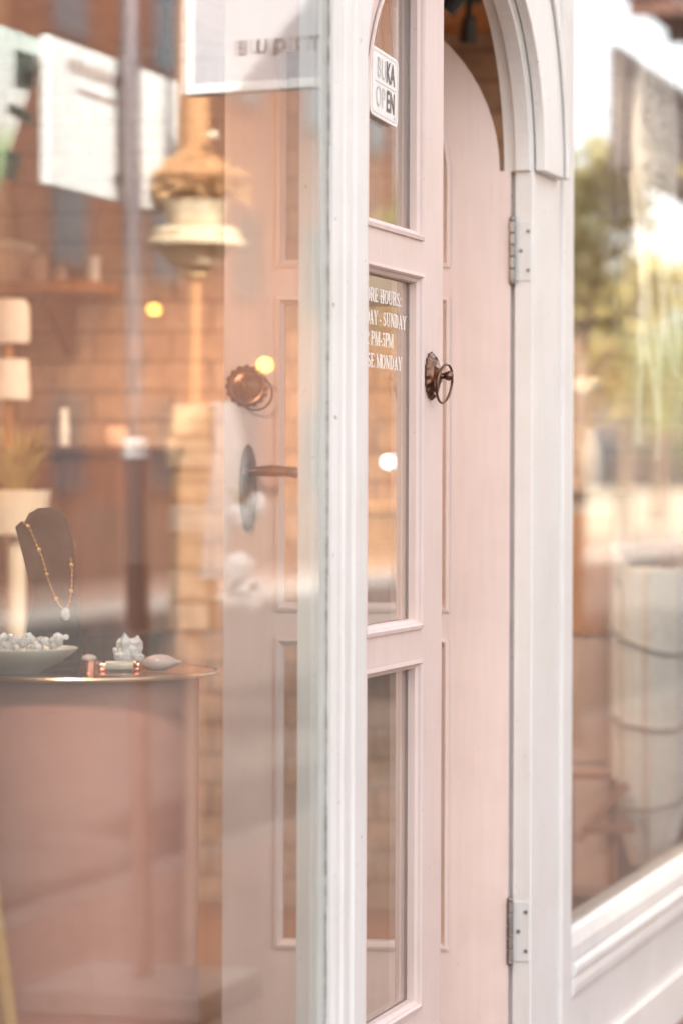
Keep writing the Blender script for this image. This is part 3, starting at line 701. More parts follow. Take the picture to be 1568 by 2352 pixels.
# beige basket on a plum chest behind the closed leaf
ya, yb = wy(800)[0], wy(1052)[0]; y0_, y1_ = min(ya,yb), max(ya,yb)
PLUM = wood("plum_wood", (.13,.085,.09), (.18,.12,.125)); WICK = brick("woven_cane", (.62,.45,.29), (.55,.39,.25), (.35,.22,.12), .02, .012, 'yz', .002, .5, .5)
chh = thing("wall_console", "plum grey wall console on iron brackets under the cane box", "console", (RX-.2,(y0_+y1_)/2,wz(1425,900)))
zt_ = wz(1310,900); zb_ = wz(1425,900)
MB().box(RX-.34,RX-.012,y0_,y1_,zb_,zt_-.0165).build("console_body", PLUM, chh, bevel=.004)
MB().box(RX-.352,RX-.010,y0_-.008,y1_+.008,zt_-.016,zt_).build("console_top", PLUM, chh, bevel=.003)
for k in range(2):
    a_ = y0_+.012+k*(y1_-y0_-.012)/2; b_ = a_+(y1_-y0_)/2-.024
    d_ = MB().box(RX-.348,RX-.3405,a_,b_,zb_+.008,zt_-.022).build("drawer", PLUM, chh, bevel=.003)
    MB().ball((RX-.355,(a_+b_)/2,(zb_+zt_)/2-.006), .009, 10, 8).build("knob", BRASS, d_, smooth=True)
for yy in (y0_+.06,y1_-.06):
    MB().prism([(0,0),(-.26,0),(-.26,-.012),(-.02,-.13),(0,-.13)], (RX-.0015,yy-.008,zb_-.0005), (1,0,0), (0,0,1), (0,.016,0)).build("bracket", BLACK, chh, bevel=.002)
cb = thing("cane_box", "beige woven cane box standing on the plum wall console", "box", (RX-.2,(y0_+y1_)/2,zt_))
z1 = wz(1152,900)
MB().box(RX-.32,RX-.05,y0_+.01,y1_-.02,zt_+.0005,z1-.03).build("box_body", WICK, cb, bevel=.006)
MB().box(RX-.326,RX-.044,y0_+.004,y1_-.014,z1-.0295,z1).build("box_lid", WICK, cb, bevel=.006)
# orange slatted bench end lower right of open leaf
# wall shelf upper left with its goods
sh = thing("wall_shelf", "orange wood wall shelf on two brackets, high on the brick wall", "shelf", (RX-.1,wy(140)[0],wz(670,140)))
m_ = MB(); wbox(m_, -60, 285, 660, 684, .012, .22); m_.build("shelf_board", MIDW, sh, bevel=.003)
for px in (20,172):
    yb_ = wy(px)[0]; zz = wz(684,140)-.0005
    MB().prism([(0,0),(-.19,0),(-.19,-.018),(-.03,-.15),(0,-.15)], (RX-.012,yb_-.011,zz), (1,0,0), (0,0,1), (0,.022,0)).build("bracket", DARKW, sh, bevel=.002)
zs = wz(660,140)+.0006
def vase(px, prof, name, label, cat, mat, d=.11, z=None, extra=None, group=None):
    y_ = wy(px)[0]; c = (RX-d, y_, z if z is not None else zs)
    o = thing(name, label, cat, c, group=group); MB().lathe(prof, c, 28).build("body", mat, o, smooth=True); return o, Vector(c)
BUFF = noisy("buff_pottery", (.55,.38,.29), (.64,.47,.38), 14, rough=.7, bump=.2)
m_ = MB(); kb = thing("keepsake_box", "buff card box at the left end of the wall shelf", "box", (RX-.11,wy(30)[0],zs)); wbox(m_, -30, 88, 588, 659, .03, .20); 
m_.v = [(x,y,max(z,zs)) for x,y,z in m_.v]; zk = max(v[2] for v in m_.v); m_.build("box_body", BUFF, kb, bevel=.004)
m_ = MB(); wbox(m_, -36, 94, 566, 587, .025, .205); dz = zk+.0006-min(v[2] for v in m_.v); m_.move((0,0,dz)); m_.build("box_lid", CREAM, kb, bevel=.004)
vase(172, [(0,0),(.018,0),(.024,.014),(.020,.034),(.012,.042),(.013,.047),(0,.047)], "vase", "small round pink pot in the middle of the wall shelf", "pot", ROSEQ)
vase(128, [(0,0),(.024,0),(.028,.03),(.022,.055),(.014,.064),(.016,.072),(0,.072)], "vase", "squat buff vase beside the card box on the wall shelf", "vase", BUFF)
vase(250, [(0,0),(.016,0),(.0165,.066),(.012,.068),(0,.068)], "candle", "white pillar candle at the right end of the wall shelf", "candle", WHITECER)
# tiered white lamp + dried plant at left
px = 22; y_ = wy(px)[0]; lc = Vector((RX-.50,y_-.05,0)); p_ = at(20,1102,7.2); lc = Vector((p_.x,p_.y,0)); sc7 = 7.2/FPX
def z7(py): return EYE+(1102-py)*sc7
la = thing("tiered_lamp", "tall white two tiered fabric stand behind the necklace bust at photo left", "stand", tuple(lc))
MB().lathe([(0,z7(790)),(.046,z7(790)),(.048,z7(770)),(.046,z7(705)),(.036,z7(690)),(0,z7(690))], (lc.x,lc.y,0), 28).build("upper_shade", LINEN, la, smooth=True)
MB().lathe([(0,z7(920)),(.048,z7(920)),(.049,z7(900)),(.044,z7(828)),(0,z7(826))], (lc.x,lc.y,0), 28).build("lower_shade", LINEN, la, smooth=True)
sp = MB(); sp.lathe([(0,0.02),(.011,.02),(.009,z7(690)-.002),(0,z7(690)-.002)], (lc.x,lc.y,0), 12); sp.build("pole", MIDW, la, smooth=True)
MB().lathe([(0,0),(.11,0),(.11,.015),(.03,.0195),(0,.0195)], (lc.x,lc.y,0), 32).build("base", MIDW, la, smooth=True)
pc_ = at(40,1102,6.9)
po = thing("dried_plant", "olive dried grass plant in a cream pot left behind the necklace bust", "plant", (pc_.x,pc_.y,0))
zp = EYE+(1102-1128)/FPX*6.9
MB().lathe([(0,0),(.10,0),(.10,.02),(.02,.025),(.02,zp-.10),(.06,zp-.098),(.075,zp),(.068,zp),(.05,zp-.05),(0,zp-.05)], (pc_.x,pc_.y,0), 28).build("pot_stand", CREAM, po, smooth=True)
DRY = noisy("dried_leaves", (.30,.22,.07), (.42,.34,.14), 20, rough=.8, bump=.1)
m_ = MB(); random.seed(5)
for i in range(90):
    a = random.uniform(0,6.28); L_ = random.uniform(.10,.19); o_ = Vector((math.cos(a),math.sin(a),0)); sp_ = random.uniform(.1,.75)
    pts = [Vector((pc_.x,pc_.y,zp-.05))+o_*(.02+sp_*L_*t*t)+up*(L_*t*(1-.25*sp_*t)+.03*t) for t in (0,.35,.7,1)]
    s_ = o_.cross(up)*random.uniform(.003,.007)
    m_.add([pts[0]-s_,pts[0]+s_,pts[1]-s_,pts[1]+s_,pts[2]-s_,pts[2]+s_,pts[3]],[(0,1,3,2),(2,3,5,4),(4,5,6)])
m_.build("foliage", DRY, po)
# white bottle on the console
zc_ = wz(1050,270)+.0225
vase(214, [(0,0),(.013,0),(.0135,.05),(.010,.062),(.0105,.09),(.008,.094),(0,.094)], "bottle", "slim white bottle standing on the dark console cabinet", "bottle", WHITECER, .2, zc_)
vase(330, [(0,0),(.03,0),(.036,.02),(.03,.045),(.02,.05),(0,.05)], "trinket_pot", "dark round trinket pot on the console cabinet", "pot", BUFF, .2, zc_)

# wall picture seen through the right window and the goods below
FOL = noisy("leaf_print", (.16,.14,.06), (.40,.36,.18), 14, rough=.5, bump=0)
ya, yb = wy(1262)[0], wy(1424)[0]; z0, z1 = wz(742,1350), wz(250,1350)
pi_ = thing("wall_picture", "leafy green picture in a dark wood frame on the brick wall behind the right window", "picture", (RX-.02,(ya+yb)/2,z0))
y0_, y1_ = min(ya,yb), max(ya,yb); fr = MB()
fr.box(RX-.03,RX-.004,y0_,y1_,z0,z0+.018); fr.box(RX-.03,RX-.004,y0_,y1_,z1-.018,z1); fr.box(RX-.03,RX-.004,y0_,y0_+.018,z0+.0182,z1-.0182); fr.box(RX-.03,RX-.004,y1_-.018,y1_,z0+.0182,z1-.0182)
fr.build("picture_frame", DARKW, pi_, bevel=.002); MB().box(RX-.018,RX-.006,y0_+.0182,y1_-.0182,z0+.0182,z1-.0182).build("print", FOL, pi_)
ya, yb = wy(1240)[0], wy(1462)[0]; y0_, y1_ = min(ya,yb), max(ya,yb)
y0_ = max(y0_, .05)
ROSEW = noisy("pale_rose_paint", (.44,.33,.30), (.52,.40,.365), 6, rough=.6, bump=.1)
sb = thing("sideboard", "pale rose sideboard with orange wood top drawer behind the right window", "sideboard", (RX-.15,(y0_+y1_)/2,0))
zt_ = wz(1128,1380)
MB().box(RX-.20,RX-.012,y0_,y1_,.08,zt_-.02).build("sideboard_body", ROSEW, sb, bevel=.004)
MB().box(RX-.21,RX-.010,y0_-.008,y1_+.008,zt_-.0195,zt_).build("sideboard_top", DARKW, sb, bevel=.003)
for k in range(3):
    h_ = (zt_-.14)/3; z0 = .10+k*h_
    d_ = MB().box(RX-.208,RX-.2005,y0_+.015,y1_-.015,z0,z0+h_-.012).build("drawer", MIDW if k == 2 else ROSEW, sb, bevel=.002)
    MB().ball((RX-.216,(y0_+y1_)/2,z0+h_/2), .009, 10, 8).build("knob", BRASS, d_, smooth=True)
for yy in (y0_+.03,y1_-.03):
    for xx in (RX-.18,RX-.05): MB().box(xx-.015,xx+.015,yy-.015,yy+.015,0,.0795).build("foot", DARKW, sb, bevel=.002)
va, vc = vase(1378, [(0,0),(.024,0),(.03,.04),(.026,.10),(.016,.14),(.018,.15),(.012,.15),(0,.12)], "vase", "white vase with a white bloom on the sideboard behind the right window", "vase", WHITECER, .1, zt_+.0006)
MB().tube([vc+Vector((0,0,.12)),vc+Vector((.0,.004,.20)),vc+Vector((0,.012,.24))], .003, 6).build("stem", DRY, va, smooth=True)
m_ = MB(); 
for i in range(9):
    a = i*.7; m_.ball(vc+Vector((.012*math.cos(a),.012+.02*math.sin(a),.25+.012*math.sin(a*1.7))), .016, 8, 6, (1,1,.8))
m_.build("bloom", WHITECER, va, smooth=True)
vase(1330, [(0,0),(.03,0),(.034,.02),(.028,.035),(0,.036)], "trinket_pot", "low buff pot on the sideboard next to the white vase", "pot", BUFF, .1, zt_+.0006)

# ------------------------------------------------------------------ right window display: draped column and dreamcatcher
YC = 7.2; c0 = at(1492,1102,YC); sC = YC/FPX
def zC(py): return EYE+(1102-py)*sC
dc = thing("draped_column", "white cloth wrapped display column tied with grey cords in the right window", "display column", (c0.x,c0.y,0))
rC = 88*sC
def wobC(a, z): return 1+.06*math.cos(9*a+.6)+.03*math.cos(17*a)
MB().lathe([(0,zC(1990)),(rC*.45,zC(1985)),(rC*.62,zC(1940)),(rC*.86,zC(1870)),(rC*.98,zC(1780)),(rC,zC(1650)),(rC*1.0,zC(1450)),(rC*.97,zC(1306)),(rC*.86,zC(1302)),(rC*.8,zC(1330)),(0,zC(1335))], (c0.x,c0.y,0), 90, wob=wobC).build("cloth_wrap", LINEN, dc, smooth=True)
MB().lathe([(0,0),(.05,0),(.05,.012),(.012,.02),(.012,zC(1990)-.001),(0,zC(1990)-.001)], (c0.x,c0.y,0), 20).build("stand", MIDW, dc, smooth=True)
# raised corner of the wrap
m_ = MB(); A, B = [], []
for i in range(9):
    an = math.atan2(rt.y,rt.x)+math.pi - .1 + i*.14; rr = rC*1.015
    p = Vector((c0.x+rr*math.cos(an), c0.y+rr*math.sin(an), 0)); A.append(p+up*zC(1330)); B.append(p+up*zC(1240+ i*7.5))
m_.strip(A, B, Vector((c0.x,c0.y,0))-Vector((c0.x,c0.y,0))+(-rt*-.003)); m_.build("cloth_corner", LINEN, dc)
CORD = noisy("grey_cord", (.24,.21,.20), (.34,.31,.29), 200, rough=.8, bump=.2)
for k, py in enumerate((1470,1650,1830)):
    pts = []
    for i in range(48):
        a = 2*math.pi*i/48; aa = a-math.atan2(-fw.y,-fw.x)
        pts.append((c0.x+rC*1.05*wobC(a,0)*math.cos(a), c0.y+rC*1.05*wobC(a,0)*math.sin(a), zC(py)+.030*(1-math.cos(aa-.25))-.02+ .018*math.sin(aa)*(k-1)))
    MB().tube(pts, .0032, 8, True).build("cord", CORD, dc, smooth=True)
wp = at(1536,1102,YC)
st2 = thing("wood_pole", "reddish brown wooden pole standing up out of the draped column", "pole", (wp.x,wp.y,zC(1335)))
MB().tube([(wp.x,wp.y,zC(1335)),(wp.x,wp.y,zC(1180)),(wp.x+.004,wp.y+.004,zC(1060)),(wp.x-.006,wp.y-.004,zC(880))], [.017,.015,.012,.008], 12).build("shaft", wood("red_brown_wood",(.17,.055,.035),(.26,.10,.06)), st2, smooth=True)
YD = 6.98; d0 = at(1566,330,YD); d0.y = .055; zd = EYE+(1102-330)/FPX*7.0
LACE = noisy("cream_lace", (.60,.56,.52), (.74,.71,.67), 90, rough=.9, bump=.5)
dm = thing("dreamcatcher", "large cream lace dreamcatcher hanging inside the right window", "dreamcatcher", (d0.x,d0.y,zd-.23))
RH = .225
MB().tube([(d0.x+RH*math.cos(a),d0.y,zd+RH*math.sin(a)) for a in [2*math.pi*i/56 for i in range(56)]], .012, 10, True).build("hoop", LACE, dm, smooth=True)
web = MB()
for rr, n2 in ((.06,10),(.10,14),(.15,18),(.19,22)):
    pts = [(d0.x+rr*(1+.08*math.cos(n2*a))*math.cos(a), d0.y+.004*math.sin(5*a), zd+rr*(1+.08*math.cos(n2*a))*math.sin(a)) for a in [2*math.pi*i/110 for i in range(110)]]
    web.tube(pts, .0055, 6, True)
for i in range(16):
    a = 2*math.pi*i/16; web.tube([(d0.x+.02*math.cos(a),d0.y,zd+.02*math.sin(a)),(d0.x+.22*math.cos(a),d0.y,zd+.22*math.sin(a))], .0045, 6)
web.build("lace_web", LACE, dm, smooth=True)
random.seed(9)
for i in range(13):
    t_ = -1+2*i/12; bx = d0.x+RH*.94*t_; bz = zd-RH*math.sqrt(max(0,1-(.94*t_)**2)); L_ = random.uniform(.28,.50)
    A, B = [], []
    for j in range(12):
        q = j/11; w_ = .016*(.6+.5*abs(math.sin(j*1.3+i))); x_ = bx+.018*math.sin(q*5+i*1.9); y2 = d0.y+.012*math.cos(q*4+i)
        A.append((x_-w_,y2,bz-L_*q)); B.append((x_+w_,y2,bz-L_*q))
    MB().strip(A, B, (0,.003,0)).build("lace_strip", LACE, dm)
MB().tube([(d0.x,d0.y,zd+RH),(d0.x,d0.y,2.12)], .002, 6).build("hanging_cord", LACE, dm)
# low trestle chair frame behind the right window (wood bars)
s0 = at(1400,1102,7.0)
stl = thing("folding_stool", "folded brown wooden stool low behind the right window pane", "stool", (s0.x,s0.y,0))
def zS(py): return EYE+(1102-py)/FPX*7.0
REDW = wood("rosewood", (.22,.10,.06), (.32,.16,.10))
a = at(1345,1102,7.0); b = at(1462,1102,7.0)
MB().bar((a.x,a.y,zS(1902)),(b.x,b.y,zS(1900)),.010,.009).build("rail", REDW, stl, bevel=.002)
MB().bar((a.x,a.y+.02,zS(1930)),(b.x,b.y+.02,zS(1800)),.010,.009).build("brace", REDW, stl, bevel=.002)
a2, b2 = at(1352,1102,7.02), at(1456,1102,7.02)
for q in (a2,b2): MB().bar((q.x,q.y+.045,0),(q.x,q.y+.045,zS(1790)),.010,.010).build("leg", REDW, stl, bevel=.002)
sm = MB(); cx_ = (a2+b2)/2; sm.box(min(a2.x,b2.x)-.02,max(a2.x,b2.x)+.02,cx_.y+.0,cx_.y+.14,zS(1788),zS(1775)); sm.build("seat", REDW, stl, bevel=.003)

# ------------------------------------------------------------------ shop lamps, followed by added fill lamps
def spot(px, py, Y, label, power, aim, lamp=True, size=125, col=(1,.58,.34), pos=None):
    p = Vector(pos) if pos else at(px,py,Y); p.z = min(p.z, 2.06)
    o = thing("shop_or_fill_spotlight", label, "spotlight", (p.x,p.y,2.13), group=None)  # used for the visible fixtures and for the added fill lamps
    MB().lathe([(0,2.1295),(.03,2.1295),(.03,2.118),(.008,2.114),(.008,p.z+.01),(0,p.z+.01)], (p.x,p.y,0), 16).build("mount", BLACK, o, smooth=True)
    d = (Vector(aim)-p).normalized()
    MB().lathe([(0,-.03),(.014,-.028),(.017,-.01),(.020,.03),(.018,.03),(.016,.02),(0,.02)], p, 20, ax=d).build("lamp_head", BLACK, o, smooth=True)
    MB().lathe([(0,.021),(.0155,.021),(.0155,.024),(0,.026)], p, 20, ax=d).build("bulb", flat("lit_bulb", (1,.8,.55), .5, 40, (1,.62,.28)), o)
    if lamp:
        L = bpy.data.lights.new("spotlight_beam", 'SPOT'); L.energy = power; L.color = col; L.spot_size = R(size); L.spot_blend = .8; L.shadow_soft_size = .12
        lo_ = bpy.data.objects.new("spotlight_beam", L); COL.objects.link(lo_); lo_.location = tuple(p+d*.05-Vector(o['world_origin'])); lo_.rotation_euler = (-d).to_track_quat('Z','Y').to_euler(); lo_.parent = o
spot(1072,18,7.0, "black ceiling spotlight visible over the open door leaf", 15, (RX,.72,.22), size=78)
spot(378,132,7.0, "black ceiling spotlight behind the left window, beside the white sign's reflection", 13, (RX,1.25,.30), size=84)
spot(1042,-4,6.3, "black ceiling spotlight highest above the arch of the open leaf", 3, (.6,2.2,.0))
spot(-330,60,4.6, "added black fill spotlight, unseen past the left edge, warming drum and open leaf", 6.5, (-.35,.75,.85), size=140, col=(1,.68,.50))  # added lamp, unseen: warms the drum, table and open leaf
spot(1640,40,6.0, "added black fill spotlight, unseen, brightening the right window display", 24, (RX-.2,.25,.6), size=110, col=(1,.78,.58))  # added lamp, unseen: lifts the draped column, lace and nearby brick

spot(0,0,0, "added black fill spotlight, unseen above the left window, brightening the white post", 13, (-1.2,.0,.75), size=48, col=(1,.84,.70), pos=(-2.35,.16,2.06))  # added lamp, unseen: brightens the post's side face behind the glass
spot(0,0,0, "added black fill spotlight, unseen above the doorway, brightening the low brick wall", 34, (RX,.95,.35), size=52, col=(1,.70,.50), pos=(-.75,.95,2.06))  # added lamp, unseen: reaches the brick below the wall console

# ================================================================== THE STREET (mostly seen mirrored in the glass)
# hanging shop sign, at right angles to the front
A_ = at(880,1102,5.62); A_.z = 0; Lg = .405; dirc = (-.872,.489)
def camv(X, Y): return Vector((X*SN+Y*CS, -X*CS+Y*SN, 0))
dv = camv(*dirc); A0 = mir(A_); dvr = Vector((dv.x,-dv.y,0)).normalized()      # runs away from the shopfront
nrm = dvr.cross(up).normalized()
if nrm.x > 0: nrm = -nrm                                                         # the face towards the camera
zb, ztp = 1.764, 2.18
hsn = thing("hanging_sign", "white box sign reading BOUTIQUE hung on a black bracket outside the shop", "sign", (A0.x,A0.y,zb))
SIGNF = noisy("sign_face", (.44,.425,.445), (.48,.465,.485), 3, rough=.4, bump=.02)
c_ = A0+dvr*(Lg/2)+up*((zb+ztp)/2)
MB().obox(c_, dvr, nrm, up, Lg/2, .018, (ztp-zb)/2).build("sign_box", SIGNF, hsn, bevel=.002)
fr = MB(); hw, hh2 = Lg/2, (ztp-zb)/2
for s1 in (-1,1):
    fr.obox(c_+up*(s1*(hh2-.006)), dvr, nrm, up, hw+.0025, .021, .0085); fr.obox(c_+dvr*(s1*(hw-.006)), dvr, nrm, up, .0085, .0205, hh2-.0147)
fr.build("sign_frame", WHITE, hsn, bevel=.0015)
inkS = flat("sign_ink", (.05,.04,.045), .5)
for i, chx in enumerate("BOUTIQUE"):
    text_mesh(chx, .034, inkS, "lettering", hsn, A0+dvr*(.020+.0375*i)+nrm*.0186+up*(1.841-.011)-Vector(hsn['world_origin']), dvr*1.0, up, nrm, align='CENTER', bold=.0018)
br = MB(); aw = Vector((A0.x,F-.0005,2.27)); br.tube([aw, Vector((A0.x,A0.y,2.27)), A0+dvr*Lg+up*2.27], .011, 10)
for t_ in (.06,Lg-.06): br.tube([A0+dvr*t_+up*(ztp-.001), A0+dvr*t_+up*2.27], .004, 8)
br.obox((A0.x,F-.0035,2.27), (1,0,0), (0,1,0), (0,0,1), .04, .0029, .025); br.build("bracket", BLACK, hsn, smooth=True)

# parasol pole with joint and base
YP = 7.0; pb = mir(at(337,2310,YP)); ptp = mir(at(297,0,YP)); dp = (ptp-pb).normalized()
PURP = noisy("galvanised_pole", (.14,.115,.12), (.20,.17,.175), 60, (1,1,.1), rough=.3, metal=.35, bump=.1)
pu = thing("parasol", "folded parasol on a steel pole in a pale square base by the kerb", "parasol", (pb.x,pb.y,ST))
def on_pole(py): f = (2310-py)/2310.; return pb+(ptp-pb)*f
def pr(px): return px/FPX*YP/2
MB().tube([on_pole(1440),on_pole(-1500)], pr(47), 20).build("upper_pole", PURP, pu, smooth=True)
MB().tube([on_pole(1296),on_pole(1448)], pr(54), 20).build("sleeve", BLACK, pu, smooth=True)
MB().tube([on_pole(1448),Vector((pb.x,pb.y,ST+.07))], pr(44), 20).build("lower_pole", noisy("brown_pole", (.22,.14,.11), (.30,.20,.16), 20, rough=.5), pu, smooth=True)
MB().tube([on_pole(1006),on_pole(1056)], pr(58), 20).build("clip", WHITECER, pu, smooth=True)
MB().box(pb.x-.21,pb.x+.21,pb.y-.21,pb.y+.21,ST+.0005,ST+.06).build("base", noisy("pale_concrete", (.24,.20,.175), (.30,.25,.22), 12, rough=.9, bump=.2), pu, bevel=.01)
tp_ = on_pole(-880); cn = MB(); tp_ = on_pole(-1500); cn.lathe([(.03,-.9),(.055,-.86),(.075,-.5),(.06,-.1),(.035,.02),(0,.10)], tp_, 24, ax=dp, wob=lambda a,z: 1+.12*math.cos(8*a)); cn.build("canopy", noisy("taupe_canvas", (.30,.24,.20), (.38,.31,.26), 20, rough=.9), pu, smooth=True)

# boards parallel to the front: white notice board and green banner
def board_pts(l, L):   # sheet pixels -> points on the vertical plane L metres in front of the lens-parallel facade plane, mirrored
    o = []
    for x,y in l:
        th = TH-math.atan((x-784.)/FPX)              # angle to the facade
        d = L/math.sin(th); Y = d*math.cos(math.atan((x-784.)/FPX)); o.append(mir(at(x,y,Y)))
    return o
nb = board_pts([(103,78),(402,190),(404,492),(104,432)], -CAMY+2*GL-(on_pole(300).y-.048))
zt1, zb1 = (nb[0].z+nb[1].z)/2, (nb[2].z+nb[3].z)/2; xa, xb = nb[0].x, nb[1].x; yb1 = nb[0].y
BOARDW = noisy("white_board", (.64,.64,.62), (.68,.68,.66), 4, rough=.5, bump=.02)
no = thing("notice_board", "white notice board with faint printed heading clamped to the parasol pole", "notice board", ((xa+xb)/2,yb1,ST))
bd_ = MB().box(xa,xb,yb1-.008,yb1+.008,zb1,zt1).build("board", BOARDW, no, bevel=.003)
m_ = MB(); w_ = xb-xa
for i in range(7):
    u_ = xa+w_*(.14+.055*i); m_.box(u_,u_+.033,yb1+.0082,yb1+.0092,zt1-.065,zt1-.035+.004*math.sin(i*2))
m_.box(xa+w_*.20,xa+w_*.50,yb1+.0082,yb1+.0092,zt1-.105,zt1-.094); m_.build("printed_heading", flat("pale_print", (.30,.22,.19), .6), bd_)
for zz in (zt1-.05,zb1+.05):
    q = pb.lerp(ptp,(zz-pb.z)/(ptp.z-pb.z)); MB().bar((q.x-.012,q.y-.028,zz),(q.x+.012,q.y-.028,zz),.010,.003).build("clamp", BLACK, no); MB().tube([(q.x,q.y-.031,zz),(q.x,min(yb1+.0085,q.y-.0312),zz)],.006,8).build("clamp_arm", BLACK, no)
gb = board_pts([(14,60),(112,96),(-5,475),(-120,480)], -CAMY+2*GL-(on_pole(300).y-.048))
yb2 = gb[0].y-.02
bn = thing("banner", "slanting white and green printed banner beside the notice board", "banner", (gb[2].x,yb2,ST))
poly = [(p.x,p.z) for p in gb]; 
BAN, n, l, p = nodes("banner_print"); tx = n.new('ShaderNodeTexCoord'); sx = n.new('ShaderNodeSeparateXYZ'); l.new(tx.outputs['Generated'], sx.inputs[0])
r_ = ramp(n, [(.0,(.17,.27,.12)),(.34,(.23,.34,.17)),(.42,(.44,.50,.32)),(.52,(.60,.58,.54)),(.8,(.56,.59,.56)),(1,(.48,.57,.52))]); l.new(sx.outputs[2], r_.inputs[0]); l.new(r_.outputs[0], p.inputs['Base Color'])
ban = MB().prism(poly, (0,yb2,0), (1,0,0), (0,0,1), (0,.012,0)).build("banner_sheet", BAN, bn, bevel=.001)
m_ = MB(); gx, gz = gb[0].x, gb[0].z; 
for (dx, dz, s_) in ((.13,-.06,.03),(.11,-.10,.022),(.15,-.09,.018),(.06,-.165,.014),(.10,-.170,.016),(.14,-.175,.014),(.06,-.27,.02),(.045,-.30,.016)):
    s_ *= 1.5; m_.box(gx+dx-s_*1.3,gx+dx+s_*1.3,yb2+.0122,yb2+.0130,gz+dz-s_*.5,gz+dz+s_*.5)
m_.build("printed_mark", flat("banner_ink", (.03,.05,.04), .6), ban)
MB().tube([(gb[3].x-.02,yb2-.012,ST),(gb[0].x-.02,yb2-.012,gb[0].z+.03)], .011, 10).build("pole", DARKW, bn, smooth=True)

# carved post lamp with shell bowls, bound with blossoms
YO = 7.25; oc = mir(at(452,1102,YO)); sO = YO/FPX
def zO(py): return EYE+(1102-py)*sO
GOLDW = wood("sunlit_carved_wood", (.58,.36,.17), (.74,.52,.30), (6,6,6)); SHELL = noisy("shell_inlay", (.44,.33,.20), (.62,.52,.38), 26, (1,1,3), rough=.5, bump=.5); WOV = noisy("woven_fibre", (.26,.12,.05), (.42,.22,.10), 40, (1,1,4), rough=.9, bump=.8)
cl_ = thing("carved_post", "carved garden post with shell bowls and a slim orange stem on a block pier", "carved post", (oc.x,oc.y,ST))
C0 = (oc.x,oc.y,0)
MB().lathe([(0,zO(460)),(.060,zO(455)),(.085,zO(430)),(.098,zO(405)),(.080,zO(385)),(.045,zO(360)),(.030,zO(330)),(.028,zO(215)),(.02,zO(205)),(0,zO(200))], C0, 40, wob=lambda a,z: 1+.05*math.cos(11*a)).build("woven_cap", WOV, cl_, smooth=True)
random.seed(31); m_ = MB()
for i in range(420):
    a = random.uniform(0,6.28); q = random.random(); r0_ = .03+.062*q*(1+.25*math.cos(a-1)); z0_ = zO(365+70*q)+random.uniform(-.01,.012); L_ = random.uniform(.02,.055)
    p_ = Vector((oc.x+r0_*math.cos(a),oc.y+r0_*math.sin(a),z0_)); d_ = Vector((math.cos(a),math.sin(a),random.uniform(-.9,.5))).normalized(); sd2 = d_.cross(up).normalized()*random.uniform(.002,.005)
    m_.add([p_-sd2,p_+sd2,p_+d_*L_*.6+sd2*.8,p_+d_*L_-up*.012,p_+d_*L_*.6-sd2*.8],[(0,1,2,3,4)])
m_.build("fibre_fringe", noisy("straw_fibre", (.34,.18,.07), (.58,.38,.19), 30, rough=.9), cl_)
q_ = mir(at(424,1102,YO+.02)); MB().tube([(q_.x,q_.y,zO(395)),(q_.x,q_.y,zO(150)),(q_.x+.004,q_.y,zO(-420))], [.017,.015,.012], 12).build("spire", MIDW, cl_, smooth=True)
MB().ball((mir(at(490,1102,YO-.06)).x,mir(at(490,1102,YO-.06)).y,zO(318)), .012, 12, 8).build("shell_bead", SHELL, cl_, smooth=True)
MB().lathe([(0,zO(520)),(.062,zO(520)),(.066,zO(505)),(.072,zO(470)),(.074,zO(461)),(0,zO(460.5))], C0, 40).build("collar", SHELL, cl_, smooth=True)
MB().lathe([(0,zO(612)),(.056,zO(611)),(.072,zO(590)),(.086,zO(574)),(.112,zO(566)),(.114,zO(556)),(.100,zO(548)),(.102,zO(535)),(.085,zO(524)),(0,zO(521))], C0, 48, wob=lambda a,z: 1+.03*math.cos(14*a)).build("shell_bowl", SHELL, cl_, smooth=True)
MB().lathe([(0,zO(646)),(.018,zO(645)),(.031,zO(632)),(.031,zO(620)),(.018,zO(613)),(0,zO(612.5))], C0, 24).build("finial", GOLDW, cl_, smooth=True)
MB().lathe([(0,zO(925)),(.016,zO(925)),(.0125,zO(800)),(.0135,zO(646.5)),(0,zO(646.5))], C0, 18).build("stem", MIDW, cl_, smooth=True)
m_ = MB(); zz = zO(1448); k = 0; top_ = zO(926)
MB().box(oc.x-.016,oc.x+.016,oc.y-.016,oc.y+.016,ST,zz-.0005).build('base_post', BUFF, cl_, bevel=.003)
while zz < top_-.01:
    h_ = min(.075, top_-zz); s_ = .041+.0035*(k%2)+ (.006 if k%5 == 0 else 0); m_.box(oc.x-s_,oc.x+s_,oc.y-s_,oc.y+s_,zz,zz+h_-.003); zz += h_; k += 1
m_.build("block_pier", brick("pier_stone", (.66,.44,.24), (.72,.62,.48), (.4,.26,.15), .05, .075, 'xz', .004, .5, .4), cl_, bevel=.004)
cf = mir(at(520,1102,YO-.05)); rb = thing("cloth_ribbon", "long white cloth ribbon draped beside the carved post", "ribbon", (cf.x,cf.y,zO(1330)))
A, B = [], []
for j in range(16):
    q = j/15; z_ = zO(925+ (1330-925)*q); px_ = 515+14*math.sin(q*5)-8*q; w_ = 30-6*math.cos(q*7); pL, pR = mir(at(px_-w_,1102,YO-.07)), mir(at(px_+w_,1102,YO-.03)); A.append((pL.x,pL.y,z_)); B.append((pR.x,pR.y,z_))
MB().strip(A, B, (0,.006,0)).build("cloth", LINEN, rb, smooth=True)
MB().tube([(oc.x,oc.y,zO(930)),tuple(Vector(A[0]).lerp(Vector(B[0]),.5))], .004, 8).build("peg", MIDW, rb)
random.seed(21)
BLO = noisy("white_petals", (.78,.76,.72), (.84,.82,.79), 20, rough=.7, bump=.05)
m_ = MB()
